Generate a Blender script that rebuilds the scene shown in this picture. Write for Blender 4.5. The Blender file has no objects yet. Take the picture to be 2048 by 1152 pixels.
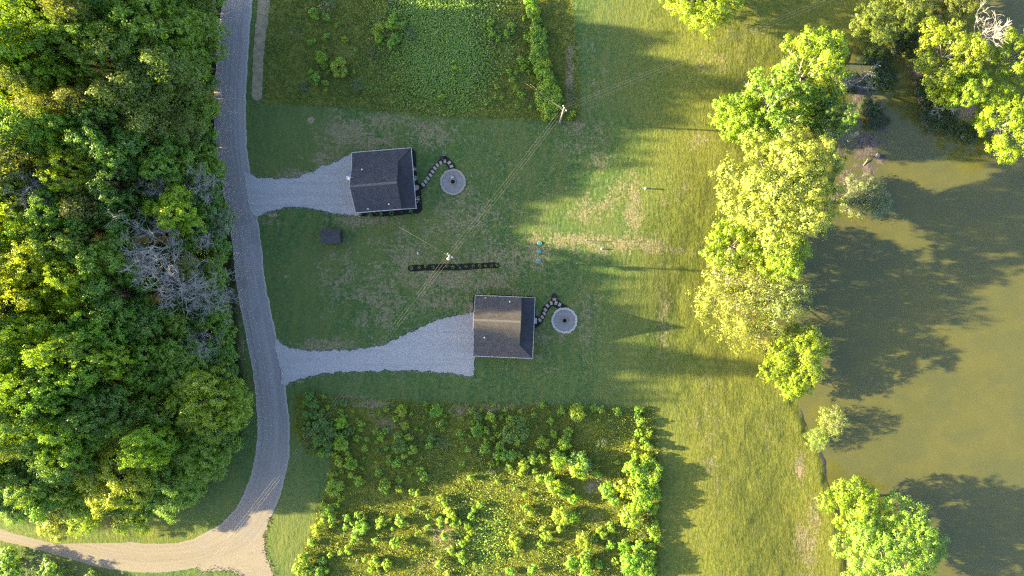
import bpy, bmesh, math, random
import numpy as np
from mathutils import Vector, Matrix
from mathutils.geometry import tessellate_polygon

random.seed(7)
RNG = np.random.default_rng(11)
S = 0.085            # metres per photograph pixel on level ground
HC = 115.0           # camera height
CX, CY = 1024, 576
SUN_E = math.radians(14.5)
SUN_S = math.radians(2.8)    # shadows drift slightly down the picture
SH = 1.0 / math.tan(SUN_E) / S   # shadow pixels per metre of height

# ------------------------------------------------------------------ camera, sky, sun, exposure
sc = bpy.context.scene
cam_d = bpy.data.cameras.new('camera'); cam = bpy.data.objects.new('camera', cam_d)
sc.collection.objects.link(cam); sc.camera = cam
cam.location = (0, 0, HC); cam.rotation_euler = (0, 0, 0)
cam_d.sensor_width = 36; cam_d.lens = 18 * HC / (1024 * S)
cam_d.clip_start = 1; cam_d.clip_end = 4000
sdir = Vector((-math.cos(SUN_E) * math.cos(SUN_S), math.cos(SUN_E) * math.sin(SUN_S), math.sin(SUN_E)))
w = bpy.data.worlds.new('World'); sc.world = w; w.use_nodes = True
wn = w.node_tree.nodes; wl = w.node_tree.links; wn.clear()
sky = wn.new('ShaderNodeTexSky'); sky.sky_type = 'NISHITA'; sky.sun_disc = False
sky.air_density = .5; sky.ozone_density = 0.0; sky.dust_density = 1.2; sky.sun_elevation = SUN_E; sky.sun_rotation = math.atan2(sdir.x, sdir.y)
bg = wn.new('ShaderNodeBackground'); bg.inputs[1].default_value = 0.105
wo = wn.new('ShaderNodeOutputWorld'); wl.new(sky.outputs[0], bg.inputs[0]); wl.new(bg.outputs[0], wo.inputs[0])
sun_d = bpy.data.lights.new('sun', 'SUN'); sun_d.energy = 5.0; sun_d.angle = math.radians(0.55); sun_d.color = (1.0, 0.80, 0.40)
sun = bpy.data.objects.new('sun', sun_d); sc.collection.objects.link(sun)
sun.rotation_euler = (-sdir).to_track_quat('-Z', 'Y').to_euler(); sun.location = sdir * 200
sc.view_settings.view_transform = 'Standard'; sc.view_settings.look = 'None'
sc.view_settings.exposure = 3.28; sc.view_settings.gamma = 1.0
sc.view_settings.use_curve_mapping = False
sc.render.engine = 'CYCLES'
sc.cycles.use_denoising = False; sc.cycles.filter_width = 1.3; sc.cycles.sample_clamp_indirect = 4.0
sc.cycles.max_bounces = 6; sc.cycles.diffuse_bounces = 3; sc.cycles.transmission_bounces = 4; sc.cycles.glossy_bounces = 2
sc.cycles.caustics_reflective = False; sc.cycles.caustics_refractive = False

# ------------------------------------------------------------------ helpers
COL = sc.collection
def P(px, py, h=0.0):
    k = (HC - h) / HC * S
    return ((px - CX) * k, (CY - py) * k)
def link(o, parent=None):
    COL.objects.link(o)
    if parent is not None: o.parent = parent
    return o
def tag(o, label=None, cat=None, group=None, kind=None):
    if label: o['label'] = label
    if cat: o['category'] = cat
    if group: o['group'] = group
    if kind: o['kind'] = kind
    return o
def empty(name, loc, rz=0.0):
    o = bpy.data.objects.new(name, None); o.location = loc; o.rotation_euler = (0, 0, rz); o.empty_display_size = .3
    return link(o)
def mesh_obj(name, V, F, mat, parent=None, smooth=False):
    me = bpy.data.meshes.new(name); me.from_pydata([tuple(v) for v in V], [], [tuple(f) for f in F]); me.validate()
    if smooth: me.polygons.foreach_set('use_smooth', [True] * len(me.polygons))
    me.materials.append(mat); me.update()
    return link(bpy.data.objects.new(name, me), parent)
def np_mesh(name, V, Q, mat, var=None, smooth=False):
    me = bpy.data.meshes.new(name); n = Q.shape[1]
    me.vertices.add(len(V)); me.vertices.foreach_set('co', V.astype(np.float32).ravel())
    me.loops.add(Q.size); me.loops.foreach_set('vertex_index', Q.astype(np.int32).ravel())
    me.polygons.add(len(Q)); me.polygons.foreach_set('loop_start', np.arange(0, Q.size, n, dtype=np.int32))
    me.polygons.foreach_set('loop_total', np.full(len(Q), n, dtype=np.int32))
    if smooth: me.polygons.foreach_set('use_smooth', np.ones(len(Q), dtype=bool))
    if var is not None:
        a = me.attributes.new('var', 'FLOAT', 'FACE'); a.data.foreach_set('value', var.astype(np.float32))
    me.materials.append(mat); me.update(calc_edges=True)
    return me
class MB:
    """collects boxes, slabs and tubes into one mesh"""
    def __init__(s): s.V = []; s.F = []
    def add(s, V, F):
        b = len(s.V); s.V += [tuple(v) for v in V]; s.F += [tuple(i + b for i in f) for f in F]; return s
    def box(s, c, d, rz=0.0):
        cx, cy, cz = c; a, b, h = d[0] / 2, d[1] / 2, d[2] / 2; co, si = math.cos(rz), math.sin(rz)
        V = []
        for z in (-h, h):
            for x, y in ((-a, -b), (a, -b), (a, b), (-a, b)): V.append((cx + x * co - y * si, cy + x * si + y * co, cz + z))
        return s.add(V, [(3, 2, 1, 0), (4, 5, 6, 7), (0, 1, 5, 4), (1, 2, 6, 5), (2, 3, 7, 6), (3, 0, 4, 7)])
    def slab(s, top, t):
        n = len(top); V = list(top) + [(x, y, z - t) for x, y, z in top]
        a = sum(top[i][0] * top[(i + 1) % n][1] - top[(i + 1) % n][0] * top[i][1] for i in range(n))
        F = [tuple(range(n)), tuple(range(2 * n - 1, n - 1, -1))] + [(i, n + i, n + (i + 1) % n, (i + 1) % n) for i in range(n)]
        if a < 0: F = [tuple(reversed(f)) for f in F]
        return s.add(V, F)
    def tube(s, pts, rad, n=6, cap=True):
        pts = [Vector(p) for p in pts]; rad = rad if isinstance(rad, (list, tuple)) else [rad] * len(pts); V = []; F = []
        for i, p in enumerate(pts):
            d = (pts[min(i + 1, len(pts) - 1)] - pts[max(i - 1, 0)]).normalized()
            u = d.cross(Vector((0, 0, 1)) if abs(d.z) < .9 else Vector((1, 0, 0))).normalized(); v = d.cross(u)
            for k in range(n):
                a = 2 * math.pi * k / n; V.append(p + (u * math.cos(a) + v * math.sin(a)) * rad[i])
        for i in range(len(pts) - 1):
            for k in range(n):
                k2 = (k + 1) % n; F.append((i * n + k, (i + 1) * n + k, (i + 1) * n + k2, i * n + k2))
        if cap: F.append(tuple(range(n))); F.append(tuple(range(len(V) - 1, len(V) - n - 1, -1)))
        return s.add(V, F)
    def lathe(s, prof, n=24, c=(0, 0, 0)):
        V = []; F = []
        for r, z in prof:
            for k in range(n): a = 2 * math.pi * k / n; V.append((c[0] + r * math.cos(a), c[1] + r * math.sin(a), c[2] + z))
        for i in range(len(prof) - 1):
            for k in range(n): k2 = (k + 1) % n; F.append((i * n + k, i * n + k2, (i + 1) * n + k2, (i + 1) * n + k))
        F.append(tuple(range(len(V) - n, len(V)))); F.append(tuple(range(n - 1, -1, -1)))
        return s.add(V, F)
    def build(s, name, mat, parent=None, smooth=False): return mesh_obj(name, s.V, s.F, mat, parent, smooth)
def copy_tree(o, parent=None):
    c = o.copy(); link(c, parent)
    if parent is not None: c.parent = parent
    for ch in o.children: copy_tree(ch, c)
    return c

# value noise in numpy for terrain and outlines
_PERM = RNG.random((256, 256))
def vnoise(x, y):
    xi = np.floor(x).astype(int); yi = np.floor(y).astype(int); fx = x - xi; fy = y - yi
    fx = fx * fx * (3 - 2 * fx); fy = fy * fy * (3 - 2 * fy)
    g = lambda a, b: _PERM[a % 256, b % 256]
    return (g(xi, yi) * (1 - fx) + g(xi + 1, yi) * fx) * (1 - fy) + (g(xi, yi + 1) * (1 - fx) + g(xi + 1, yi + 1) * fx) * fy
def fbm(x, y, o=3):
    r = 0; a = .5
    for i in range(o): r = r + a * vnoise(x * 2 ** i + 17 * i, y * 2 ** i + 31 * i); a *= .5
    return r
def seg_dist(x, y, poly, closed=True):
    d = np.full(np.shape(x), 1e9); n = len(poly)
    for i in range(n if closed else n - 1):
        x0, y0 = poly[i]; x1, y1 = poly[(i + 1) % n]; dx, dy = x1 - x0, y1 - y0
        t = np.clip(((x - x0) * dx + (y - y0) * dy) / (dx * dx + dy * dy + 1e-9), 0, 1)
        d = np.minimum(d, np.hypot(x - x0 - t * dx, y - y0 - t * dy))
    return d
def inside(x, y, poly):
    r = np.zeros(np.shape(x), bool); n = len(poly)
    for i in range(n):
        x0, y0 = poly[i]; x1, y1 = poly[(i + 1) % n]
        if y0 == y1: continue
        r ^= ((y0 > y) != (y1 > y)) & (x < (x1 - x0) * (y - y0) / (y1 - y0) + x0)
    return r
def sdist(x, y, poly):      # negative inside
    d = seg_dist(x, y, poly); return np.where(inside(x, y, poly), -d, d)
def smooth01(t): t = np.clip(t, 0, 1); return t * t * (3 - 2 * t)

# ------------------------------------------------------------------ layout polygons (photograph pixels)
WATER_Z = -2.4
POND = [(1720, 1500), (1700, 1200), (1675, 1010), (1655, 960), (1640, 905), (1620, 868), (1604, 830), (1594, 785), (1562, 750), (1532, 700),
        (1506, 640), (1512, 575), (1560, 512), (1600, 472), (1640, 432), (1664, 392), (1678, 330), (1670, 250), (1692, 200), (1690, 140),
        (1704, 104), (1760, 92), (1800, 112), (1832, 150), (1838, 200), (1850, 232), (1880, 252), (1930, 268), (1990, 256), (2060, 215),
        (2200, 190), (2700, 150), (2700, 1500)]
COVE = [(1948, -400), (1956, 20), (1982, 62), (2002, 108), (2060, 146), (2200, 150), (2700, 100), (2700, -400)]
MUD = [(1680, 150), (1735, 170), (1770, 240), (1780, 300), (1760, 350), (1745, 400), (1690, 420), (1660, 400), (1676, 330), (1668, 250)]
FOREST = [(-2500, -2000), (428, -2000), (428, 0), (418, 120), (415, 300), (432, 400), (448, 560), (455, 700), (468, 780), (460, 860), (420, 930),
          (345, 985), (240, 1030), (120, 1035), (40, 1015), (0, 1000), (-2500, 800)]
MEADOW_N = [(532, -400), (530, 100), (526, 206), (600, 212), (700, 216), (850, 231), (1000, 238), (1120, 241), (1162, 246), (1156, 120), (1146, 0), (1140, -400)]
MEADOW_S = [(588, 786), (700, 795), (860, 804), (1100, 810), (1306, 817), (1318, 880), (1326, 960), (1318, 1152), (1310, 1600), (580, 1600), (590, 1140),
            (622, 1060), (655, 960), (665, 914), (612, 910), (585, 860)]
w_ = lambda poly, h=0.0: [P(a, b, h) for a, b in poly]
POND_W = w_(POND, WATER_Z); COVE_W = w_(COVE, WATER_Z); MUD_W = w_(MUD, WATER_Z)
FOREST_W = w_(FOREST); MN_W = w_(MEADOW_N); MS_W = w_(MEADOW_S)

def terrain(x, y):
    x = np.asarray(x, float); y = np.asarray(y, float)
    wob = (fbm(x * .35, y * .35) - .44) * 2.2
    d = np.minimum(sdist(x, y, POND_W), sdist(x, y, COVE_W)) + wob * np.clip(1.0, 0, 1)
    z = -2.12 + 2.12 * smooth01(d / 24.0) ** 1.0
    z = np.where(d < 1.5, np.minimum(z, WATER_Z + .30 * np.clip(d / 1.3, 0, 1.2)), z)
    z = np.where(d < 0, WATER_Z + np.maximum(.22 * d, -1.6), z)
    md = sdist(x, y, MUD_W)
    z = np.where((d < 1.0), np.maximum(z, WATER_Z - .0 + (fbm(x * .5, y * .8) - .44) * .30 - .14 * np.clip(md, 0, 50)), z)
    fx = smooth01((-50.0 - x) / 22.0)
    z = z + 2.4 * fx * (sdist(x, y, FOREST_W) < 6) * smooth01((6 - sdist(x, y, FOREST_W)) / 14.0)
    # gentle swells of the mown slope
    z = z + (fbm(x * .045 + 5, y * .045) - .44) * 1.1 * smooth01((x - 12) / 20.0) * smooth01(d / 8.0)
    return z
def tz(x, y): return float(terrain(np.array([x]), np.array([y]))[0])
def AT(px, py, h=0.0):
    """world point whose picture position is (px,py) for something h metres above the local ground"""
    z = 0.0
    for _ in range(3):
        x, y = P(px, py, z + h); z = tz(x, y)
    return x, y, z

# ------------------------------------------------------------------ materials
ALB = .68          # overall reflectance level of ground, stone and roofs
class M_:
    def __init__(s, name, rough=.9, spec=.2):
        s.m = bpy.data.materials.new(name); s.m.use_nodes = True; s.t = s.m.node_tree; s.t.nodes.clear()
        s.out = s.t.nodes.new('ShaderNodeOutputMaterial'); s.b = s.t.nodes.new('ShaderNodeBsdfPrincipled')
        s.t.links.new(s.b.outputs[0], s.out.inputs[0]); s.b.inputs['Roughness'].default_value = rough
        s.b.inputs['Specular IOR Level'].default_value = spec
    def n(s, typ, ins=None, **kw):
        nd = s.t.nodes.new(typ)
        for k, v in kw.items(): setattr(nd, k, v)
        for k, v in (ins or {}).items(): s.set(nd.inputs[k], v)
        return nd
    def set(s, sock, v):
        if isinstance(v, bpy.types.NodeSocket): s.t.links.new(v, sock)
        elif isinstance(v, bpy.types.Node): s.t.links.new(v.outputs[0], sock)
        else:
            if isinstance(v, tuple) and len(v) == 3 and sock.type == 'RGBA': v = (*v, 1)
            sock.default_value = v
    def pos(s): return s.n('ShaderNodeNewGeometry').outputs['Position']
    def obj(s): return s.n('ShaderNodeTexCoord').outputs['Object']
    def noise(s, vec, scale, detail=3, rough=.55, stretch=None):
        if stretch: vec = s.n('ShaderNodeMapping', {0: vec, 'Scale': stretch}).outputs[0]
        return s.n('ShaderNodeTexNoise', {'Vector': vec, 'Scale': scale, 'Detail': detail, 'Roughness': rough}).outputs[0]
    def rng(s, v, a, b, c=0.0, d=1.0, smooth=True):
        return s.n('ShaderNodeMapRange', {0: v, 1: a, 2: b, 3: c, 4: d}, interpolation_type='SMOOTHSTEP' if smooth else 'LINEAR').outputs[0]
    def mix(s, f, a, b, blend='MIX'):
        nd = s.n('ShaderNodeMix', data_type='RGBA', blend_type=blend); s.set(nd.inputs[0], f); s.set(nd.inputs[6], a); s.set(nd.inputs[7], b)
        return nd.outputs[2]
    def math(s, op, a, b=0.0): return s.n('ShaderNodeMath', {0: a, 1: b}, operation=op).outputs[0]
    def attr(s, name): return s.n('ShaderNodeAttribute', attribute_name=name)
    def color(s, c):
        v = s.n('ShaderNodeVectorMath', {0: c, 'Scale': ALB}, operation='SCALE'); s.set(s.b.inputs['Base Color'], v.outputs[0]); return s
    def bump(s, h, strength=.5, dist=.05):
        b = s.n('ShaderNodeBump', {'Height': h, 'Strength': strength, 'Distance': dist}); s.set(s.b.inputs['Normal'], b.outputs[0]); return s
def speckle(name, c0, c1, scale=3.0, rough=.9, bump=.0, dist=.02, fine=None, obj=True):
    m = M_(name, rough); v = m.obj() if obj else m.pos()
    n1 = m.noise(v, scale, 4); n2 = m.noise(v, fine or scale * 6, 2)
    m.color(m.mix(m.rng(m.math('ADD', m.math('MULTIPLY', n1, .55), m.math('MULTIPLY', n2, .45)), .36, .64), c0, c1))
    if bump: m.bump(n2, bump, dist)
    return m.m

def ground_material():
    m = M_('ground_cover', .95, .1); p = m.pos()
    zone = m.n('ShaderNodeSeparateColor', {0: m.attr('zone').outputs[0]}); zone2 = m.n('ShaderNodeSeparateColor', {0: m.attr('zone2').outputs[0]})
    meadow, thatch, floor = zone.outputs[0], zone.outputs[1], zone.outputs[2]
    soil, mud, lush_sunlit = zone2.outputs[0], zone2.outputs[1], zone2.outputs[2]
    big = m.noise(p, .07, 3); mid = m.noise(p, .45, 5, .65); sm = m.noise(p, 1.5, 4, .7); fine = m.noise(p, 3.6, 3, .7)
    track = m.noise(m.n('ShaderNodeVectorMath', {0: m.n('ShaderNodeMapping', {0: p, 'Rotation': (0, 0, .12)}).outputs[0], 1: m.n('ShaderNodeVectorMath', {0: m.n('ShaderNodeTexNoise', {'Vector': p, 'Scale': .06}).outputs['Color'], 'Scale': 9.0}, operation='SCALE').outputs[0]}, operation='ADD').outputs[0], 1.0, 3, .5, (1.0, .10, 1))
    f1 = m.math('ADD', m.math('MULTIPLY', sm, .5), m.math('MULTIPLY', fine, .5))
    lawn = m.mix(m.rng(f1, .36, .64), (.032, .075, .018), (.118, .180, .050))
    lawn = m.mix(m.rng(mid, .3, .7), lawn, m.mix(.5, lawn, (.055, .125, .045)))
    lawn = m.mix(m.math('MULTIPLY', m.rng(big, .42, .62), .55), lawn, (.125, .150, .045))
    lawn = m.mix(m.math('MULTIPLY', m.rng(track, .42, .66), .38), lawn, (.150, .172, .048))
    lawn = m.mix(m.math('MULTIPLY', lush_sunlit, .75), lawn, m.mix(m.rng(f1, .36, .66), (.120, .132, .016), (.240, .232, .040)))  # sunlit yellow painted into the grass colour
    # dead thatch showing in blotches
    tn = m.math('ADD', m.math('ADD', m.math('MULTIPLY', mid, .45), m.math('MULTIPLY', sm, .55)), m.math('MULTIPLY', thatch, .20))
    tm = m.rng(tn, .585, .72)
    tcol = m.mix(m.rng(fine, .35, .65), (.130, .112, .060), (.340, .285, .175))
    lawn = m.mix(m.math('MULTIPLY', tm, .70), lawn, tcol)
    # unmown field
    md = m.mix(m.rng(f1, .36, .64), (.062, .094, .016), (.188, .202, .036))
    md = m.mix(m.rng(m.math('ADD', m.math('MULTIPLY', mid, .6), m.math('MULTIPLY', thatch, .3)), .46, .66), md, m.mix(m.rng(fine, .35, .65), (.140, .120, .060), (.310, .265, .160)))
    c = m.mix(m.rng(m.math('ADD', meadow, m.math('MULTIPLY', m.math('SUBTRACT', sm, .5), .5)), .4, .6), lawn, md)
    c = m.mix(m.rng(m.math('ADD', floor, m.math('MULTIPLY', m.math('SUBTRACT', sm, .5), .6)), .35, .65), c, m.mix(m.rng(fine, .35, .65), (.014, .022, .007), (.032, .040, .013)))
    c = m.mix(m.rng(m.math('ADD', soil, m.math('MULTIPLY', m.math('SUBTRACT', f1, .5), .9)), .38, .62), c, m.mix(m.rng(fine, .35, .65), (.20, .150, .090), (.38, .30, .20)))
    c = m.mix(m.rng(mud, .35, .65), c, m.mix(m.rng(sm, .35, .65), (.080, .070, .066), (.150, .130, .118)))
    m.color(c)
    hgt = m.math('ADD', m.math('MULTIPLY', sm, .7), m.math('MULTIPLY', fine, .5))
    hgt = m.math('ADD', hgt, m.math('MULTIPLY', m.noise(p, 1.0, 2, .5, (2.4, .7, 1)), .5))
    m.bump(hgt, .6, .18)
    return m.m

def leaf_material(name, trans=.42, vlo=.65, vhi=1.35):
    m = M_(name); nt = m.t; nt.nodes.remove(m.b)
    oc = m.n('ShaderNodeObjectInfo').outputs['Color']; v = m.attr('var').outputs['Fac']
    k = m.rng(v, 0, 1, vlo, vhi, False)
    col = m.n('ShaderNodeVectorMath', {0: oc, 'Scale': k}, operation='SCALE').outputs[0]
    yel = m.mix(m.rng(v, .55, 1.0, 0, .45), col, m.n('ShaderNodeVectorMath', {0: col, 1: (1.28, 1.14, .6)}, operation='MULTIPLY').outputs[0])
    d = m.n('ShaderNodeBsdfDiffuse', {0: yel}); t = m.n('ShaderNodeBsdfTranslucent', {0: m.n('ShaderNodeVectorMath', {0: yel, 1: (1.3, 1.15, .4)}, operation='MULTIPLY').outputs[0]})
    g = m.n('ShaderNodeBsdfGlossy', {0: (1, 1, 1), 'Roughness': .45})
    mx = m.n('ShaderNodeMixShader', {0: trans, 1: d.outputs[0], 2: t.outputs[0]})
    mg = m.n('ShaderNodeMixShader', {0: .025, 1: mx.outputs[0], 2: g.outputs[0]})
    nt.links.new(mg.outputs[0], m.out.inputs[0])
    return m.m

def road_material():
    m = M_('chip_seal_asphalt', .9, .2); uv = m.n('ShaderNodeUVMap').outputs[0]; p = m.pos()
    st = m.noise(uv, 1.0, 4, .6, (2.2, .02, 1)); st2 = m.noise(uv, 1.0, 3, .6, (7.0, .05, 1)); sp = m.noise(p, 9, 2, .7); bl = m.noise(p, .25, 4)
    u = m.n('ShaderNodeSeparateXYZ', {0: uv}).outputs[0]
    c = m.mix(m.rng(sp, .3, .7), (.260, .240, .228), (.370, .343, .326))
    c = m.mix(m.math('MULTIPLY', m.rng(st, .40, .65), .55), c, (.185, .175, .175))
    c = m.mix(m.math('MULTIPLY', m.rng(st2, .5, .75), .35), c, (.40, .375, .345))
    c = m.mix(m.math('MULTIPLY', m.rng(bl, .45, .68), .30), c, (.33, .305, .28))
    # loose chippings along both margins
    e = m.math('ABSOLUTE', m.math('SUBTRACT', u, 2.6)); ed = m.rng(m.math('ADD', e, m.math('MULTIPLY', m.math('SUBTRACT', sp, .5), .5)), 2.2, 2.5)
    c = m.mix(m.math('MULTIPLY', ed, .7), c, (.44, .41, .37))
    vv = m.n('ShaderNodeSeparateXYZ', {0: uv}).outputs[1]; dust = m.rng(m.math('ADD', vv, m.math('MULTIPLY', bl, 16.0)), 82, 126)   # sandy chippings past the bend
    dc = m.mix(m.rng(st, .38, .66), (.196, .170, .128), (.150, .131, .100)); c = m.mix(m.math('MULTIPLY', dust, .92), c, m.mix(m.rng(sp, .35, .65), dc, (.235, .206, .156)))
    crack = m.n('ShaderNodeTexVoronoi', {'Vector': m.n('ShaderNodeMapping', {0: p, 'Scale': (.35, .22, 1)}).outputs[0], 'Scale': 1.0, 'Randomness': 1.0}, feature='DISTANCE_TO_EDGE').outputs[0]
    c = m.mix(m.math('MULTIPLY', m.math('MULTIPLY', m.rng(crack, .012, .03, 1, 0), m.rng(bl, .45, .6)), .08), c, (.11, .105, .10))
    pn = m.noise(p, .16, 1); c = m.mix(m.math('MULTIPLY', m.rng(pn, .60, .63), .35), c, (.20, .19, .19))
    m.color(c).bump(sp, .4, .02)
    return m.m
def gravel_material(name='limestone_gravel', k=1.0, tint=(1, 1, 1)):
    m = M_(name, .95, .1); p = m.pos()
    vo = m.n('ShaderNodeTexVoronoi', {'Vector': p, 'Scale': 8.0}); n = m.noise(p, 14, 3, .7); b = m.noise(p, .5, 4)
    c = m.mix(m.rng(n, .3, .7), (.28 * k, .275 * k, .265 * k), (.52 * k, .51 * k, .49 * k))
    c = m.mix(m.math('MULTIPLY', m.rng(m.n('ShaderNodeSeparateColor', {0: vo.outputs['Color']}).outputs[0], .75, 1), .5), c, (.22 * k, .215 * k, .21 * k))
    c = m.mix(m.math('MULTIPLY', m.rng(b, .42, .7), .35), c, (.36 * k, .35 * k, .32 * k))
    tr = m.noise(p, 1.0, 4, .6, (.06, 1.1, 1)); c = m.mix(m.math('MULTIPLY', m.rng(tr, .48, .62), .25), c, (.27 * k, .262 * k, .245 * k))
    wd = m.noise(p, 1.3, 4, .7); c = m.mix(m.math('MULTIPLY', m.rng(wd, .66, .74), .6), c, (.16 * k, .18 * k, .09 * k))
    c = m.n('ShaderNodeVectorMath', {0: c, 1: tint}, operation='MULTIPLY').outputs[0]
    m.color(c).bump(n, .5, .03)
    return m.m
def water_material():
    m = M_('murky_pond_water', .06, .5); p = m.pos()
    b = m.noise(p, .05, 3); s_ = m.noise(p, .4, 3)
    c = m.mix(m.rng(b, .35, .65), (.090, .094, .025), (.102, .103, .026))
    c = m.mix(m.math('MULTIPLY', m.rng(s_, .42, .66), .22), c, (.128, .126, .036))
    c = m.mix(m.math('MULTIPLY', m.rng(m.noise(p, .13, 4, .6, (1, 1.8, 1)), .45, .62), .35), c, (.066, .080, .034))
    c = m.mix(m.math('MULTIPLY', m.rng(m.noise(p, 2.6, 3, .6), .70, .74), .5), c, (.150, .150, .060))
    m.color(c); m.b.inputs['IOR'].default_value = 1.48
    r = m.noise(p, 1.6, 3, .5, (1, .7, 1)); m.bump(r, .10, .06)
    return m.m
def shingle_material(name, c0, c1):
    m = M_(name, .92, .15); p = m.obj()
    br = m.n('ShaderNodeTexBrick', {'Vector': p, 'Color1': (*c0, 1), 'Color2': (*c1, 1), 'Mortar': (c0[0] * .45, c0[1] * .45, c0[2] * .45, 1), 'Scale': 1.0, 'Mortar Size': .018,
                                      'Brick Width': .34, 'Row Height': .17, 'Bias': 0.0}, offset=.5)
    n = m.noise(p, 1.1, 4, .6); n2 = m.noise(p, 16, 2, .6)
    c = m.mix(m.math('MULTIPLY', m.rng(n, .35, .7), .35), br.outputs[0], (c1[0] * 1.25, c1[1] * 1.2, c1[2] * 1.12))
    c = m.mix(m.math('MULTIPLY', m.rng(n2, .4, .7), .12), c, (c0[0] * .7, c0[1] * .7, c0[2] * .7))
    m.color(c).bump(m.math('SUBTRACT', m.math('MULTIPLY', n2, .3), br.outputs['Fac']), .35, .015)
    return m.m
def plain(name, c, rough=.6, spec=.3, metal=0.0):
    m = M_(name, rough, spec); v = m.obj(); n = m.noise(v, 4, 3)
    m.color(m.mix(m.rng(n, .3, .7), tuple(x * .85 for x in c), tuple(min(1, x * 1.1) for x in c))); m.b.inputs['Metallic'].default_value = metal
    return m.m
MT = dict(
    ground=ground_material(), leaf=leaf_material('foliage'), leaf_thin=leaf_material('wispy_foliage', .45), grass=leaf_material('meadow_grass', .3, .65, 1.2),
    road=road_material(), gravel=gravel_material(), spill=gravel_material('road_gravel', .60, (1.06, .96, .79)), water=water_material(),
    shingle=shingle_material('blue_shade_shingles', (.058, .061, .070), (.080, .083, .092)), shingle_sunlit=shingle_material('sunlit_shingles', (.088, .080, .076), (.120, .108, .100)), ridge=plain('lit_ridge_shingle', (.135, .130, .125), .9), shingle_dark=shingle_material('dark_shingles', (.042, .044, .052), (.062, .064, .072)),  # blue shade on one roof, sunlit brown on the other, painted into one shingle
    white=plain('white_trim', (.50, .50, .49)), siding=plain('grey_siding', (.42, .42, .40), .8), glass=plain('window_glass', (.03, .035, .04), .08, .6),
    door=plain('painted_door', (.12, .10, .09), .6), concrete=speckle('concrete', (.36, .35, .33), (.48, .47, .44), 2, .9, .2),
    mulch=speckle('black_mulch', (.006, .006, .006), (.030, .026, .024), 9, .95, .8, .06, obj=False), paver=speckle('tan_paver', (.30, .25, .20), (.42, .36, .30), 5, .9, .2),
    ring_tan=speckle('tan_ring_stone', (.26, .23, .19), (.42, .38, .33), 5, .9, .2), pit_gravel=gravel_material('pit_gravel', .62), ring_stone=speckle('pale_ring_stone', (.38, .36, .32), (.55, .52, .47), 5, .9, .2), fire_stone=speckle('scorched_stone', (.20, .16, .13), (.34, .27, .22), 8, .9, .2),
    soot=speckle('soot', (.008, .008, .008), (.03, .028, .026), 8, .95), iron=plain('black_iron', (.03, .03, .032), .5, .4, .6),
    bark=speckle('bark', (.075, .058, .042), (.19, .155, .12), 4, .95, .5, .03), dead=speckle('bleached_wood', (.25, .235, .215), (.43, .405, .375), 4, .9, .2),
    pale_bark=speckle('pale_bark', (.26, .24, .20), (.50, .47, .41), 3, .9, .2),
    pole=speckle('weathered_pole', (.22, .19, .15), (.36, .32, .26), 3, .9, .3), wire=plain('aluminium_wire', (.17, .165, .15), .5, .4, .2), ceramic=plain('glazed_ceramic', (.62, .60, .55), .3, .5),
    zinc=plain('galvanised_steel', (.55, .56, .57), .45, .5, .3), lid=plain('turquoise_plastic', (.10, .30, .29), .5, .4), yellow=plain('yellow_guard', (.62, .47, .08), .5, .4),
    plastic=plain('white_plastic', (.75, .75, .73), .4, .4), soil=speckle('tilled_soil', (.20, .165, .098), (.35, .295, .185), 1.2, .95, .8, .08, obj=False),
    petal=plain('white_petals', (.75, .73, .66), .8), box=plain('dark_box', (.035, .035, .040), .6), rock=speckle('field_rock', (.24, .22, .19), (.42, .39, .34), 3, .9, .4), ivy=leaf_material('ivy', .25, .75, 1.25))

# ------------------------------------------------------------------ the ground, one sheet
def axis(lo, hi, step, far):
    a = list(np.arange(lo, hi + step * .5, step)); s = step
    while a[-1] < far: s *= 1.35; a.append(a[-1] + s)
    s = step; b = [a[0]]
    while b[-1] > -far: s *= 1.35; b.append(b[-1] - s)
    return np.array(b[:0:-1] + a)
GX = axis(-93, 93, .34, 900); GY = axis(-55, 55, .34, 900)
X, Y = np.meshgrid(GX, GY); nx, ny = len(GX), len(GY)
Z = terrain(X, Y)
PXX = CX + X / S; PYY = CY - Y / S          # ground position in photograph pixels
# keep the bed of the roads and yards flat, roughen the rest a little
ROAD_L = [(450, -160), (447, -60), (445, 0), (437, 60), (432, 130), (428, 200), (430, 270), (438, 330), (448, 390), (458, 440), (466, 500), (472, 560), (482, 620), (494, 680),
          (505, 740), (512, 800), (515, 850), (510, 910), (495, 968), (470, 1018), (430, 1055), (370, 1082), (300, 1087), (220, 1075), (150, 1062), (80, 1046), (0, 1028), (-100, 1006), (-220, 980)]
ROAD_R = [(515, -160), (509, -60), (505, 0), (500, 60), (496, 120), (492, 200), (493, 270), (498, 330), (507, 390), (516, 440), (524, 500), (530, 560), (542, 620), (555, 680),
          (566, 740), (574, 800), (579, 850), (578, 910), (568, 965), (548, 1020), (512, 1080), (440, 1122), (335, 1144), (230, 1140), (150, 1120), (80, 1100), (0, 1081), (-100, 1058), (-220, 1032)]
ROAD = ROAD_L + ROAD_R[::-1]
DRIVE_N = [(488, 345), (515, 356), (560, 359), (600, 353), (640, 336), (680, 319), (712, 310), (722, 426), (690, 429), (660, 426), (620, 416), (580, 413), (545, 420), (514, 434), (500, 420)]
DRIVE_S = [(548, 676), (575, 696), (620, 701), (680, 701), (740, 697), (790, 681), (840, 656), (880, 639), (915, 631), (958, 628), (952, 700), (946, 752), (930, 751), (900, 745), (860, 742),
           (800, 741), (720, 742), (650, 747), (600, 757), (566, 770), (560, 735)]
SPILL = [(395, 1122), (470, 1085), (515, 1045), (540, 1036), (528, 1075), (531, 1110), (548, 1150), (566, 1230), (505, 1230), (482, 1152), (440, 1138), (400, 1142)]
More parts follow.
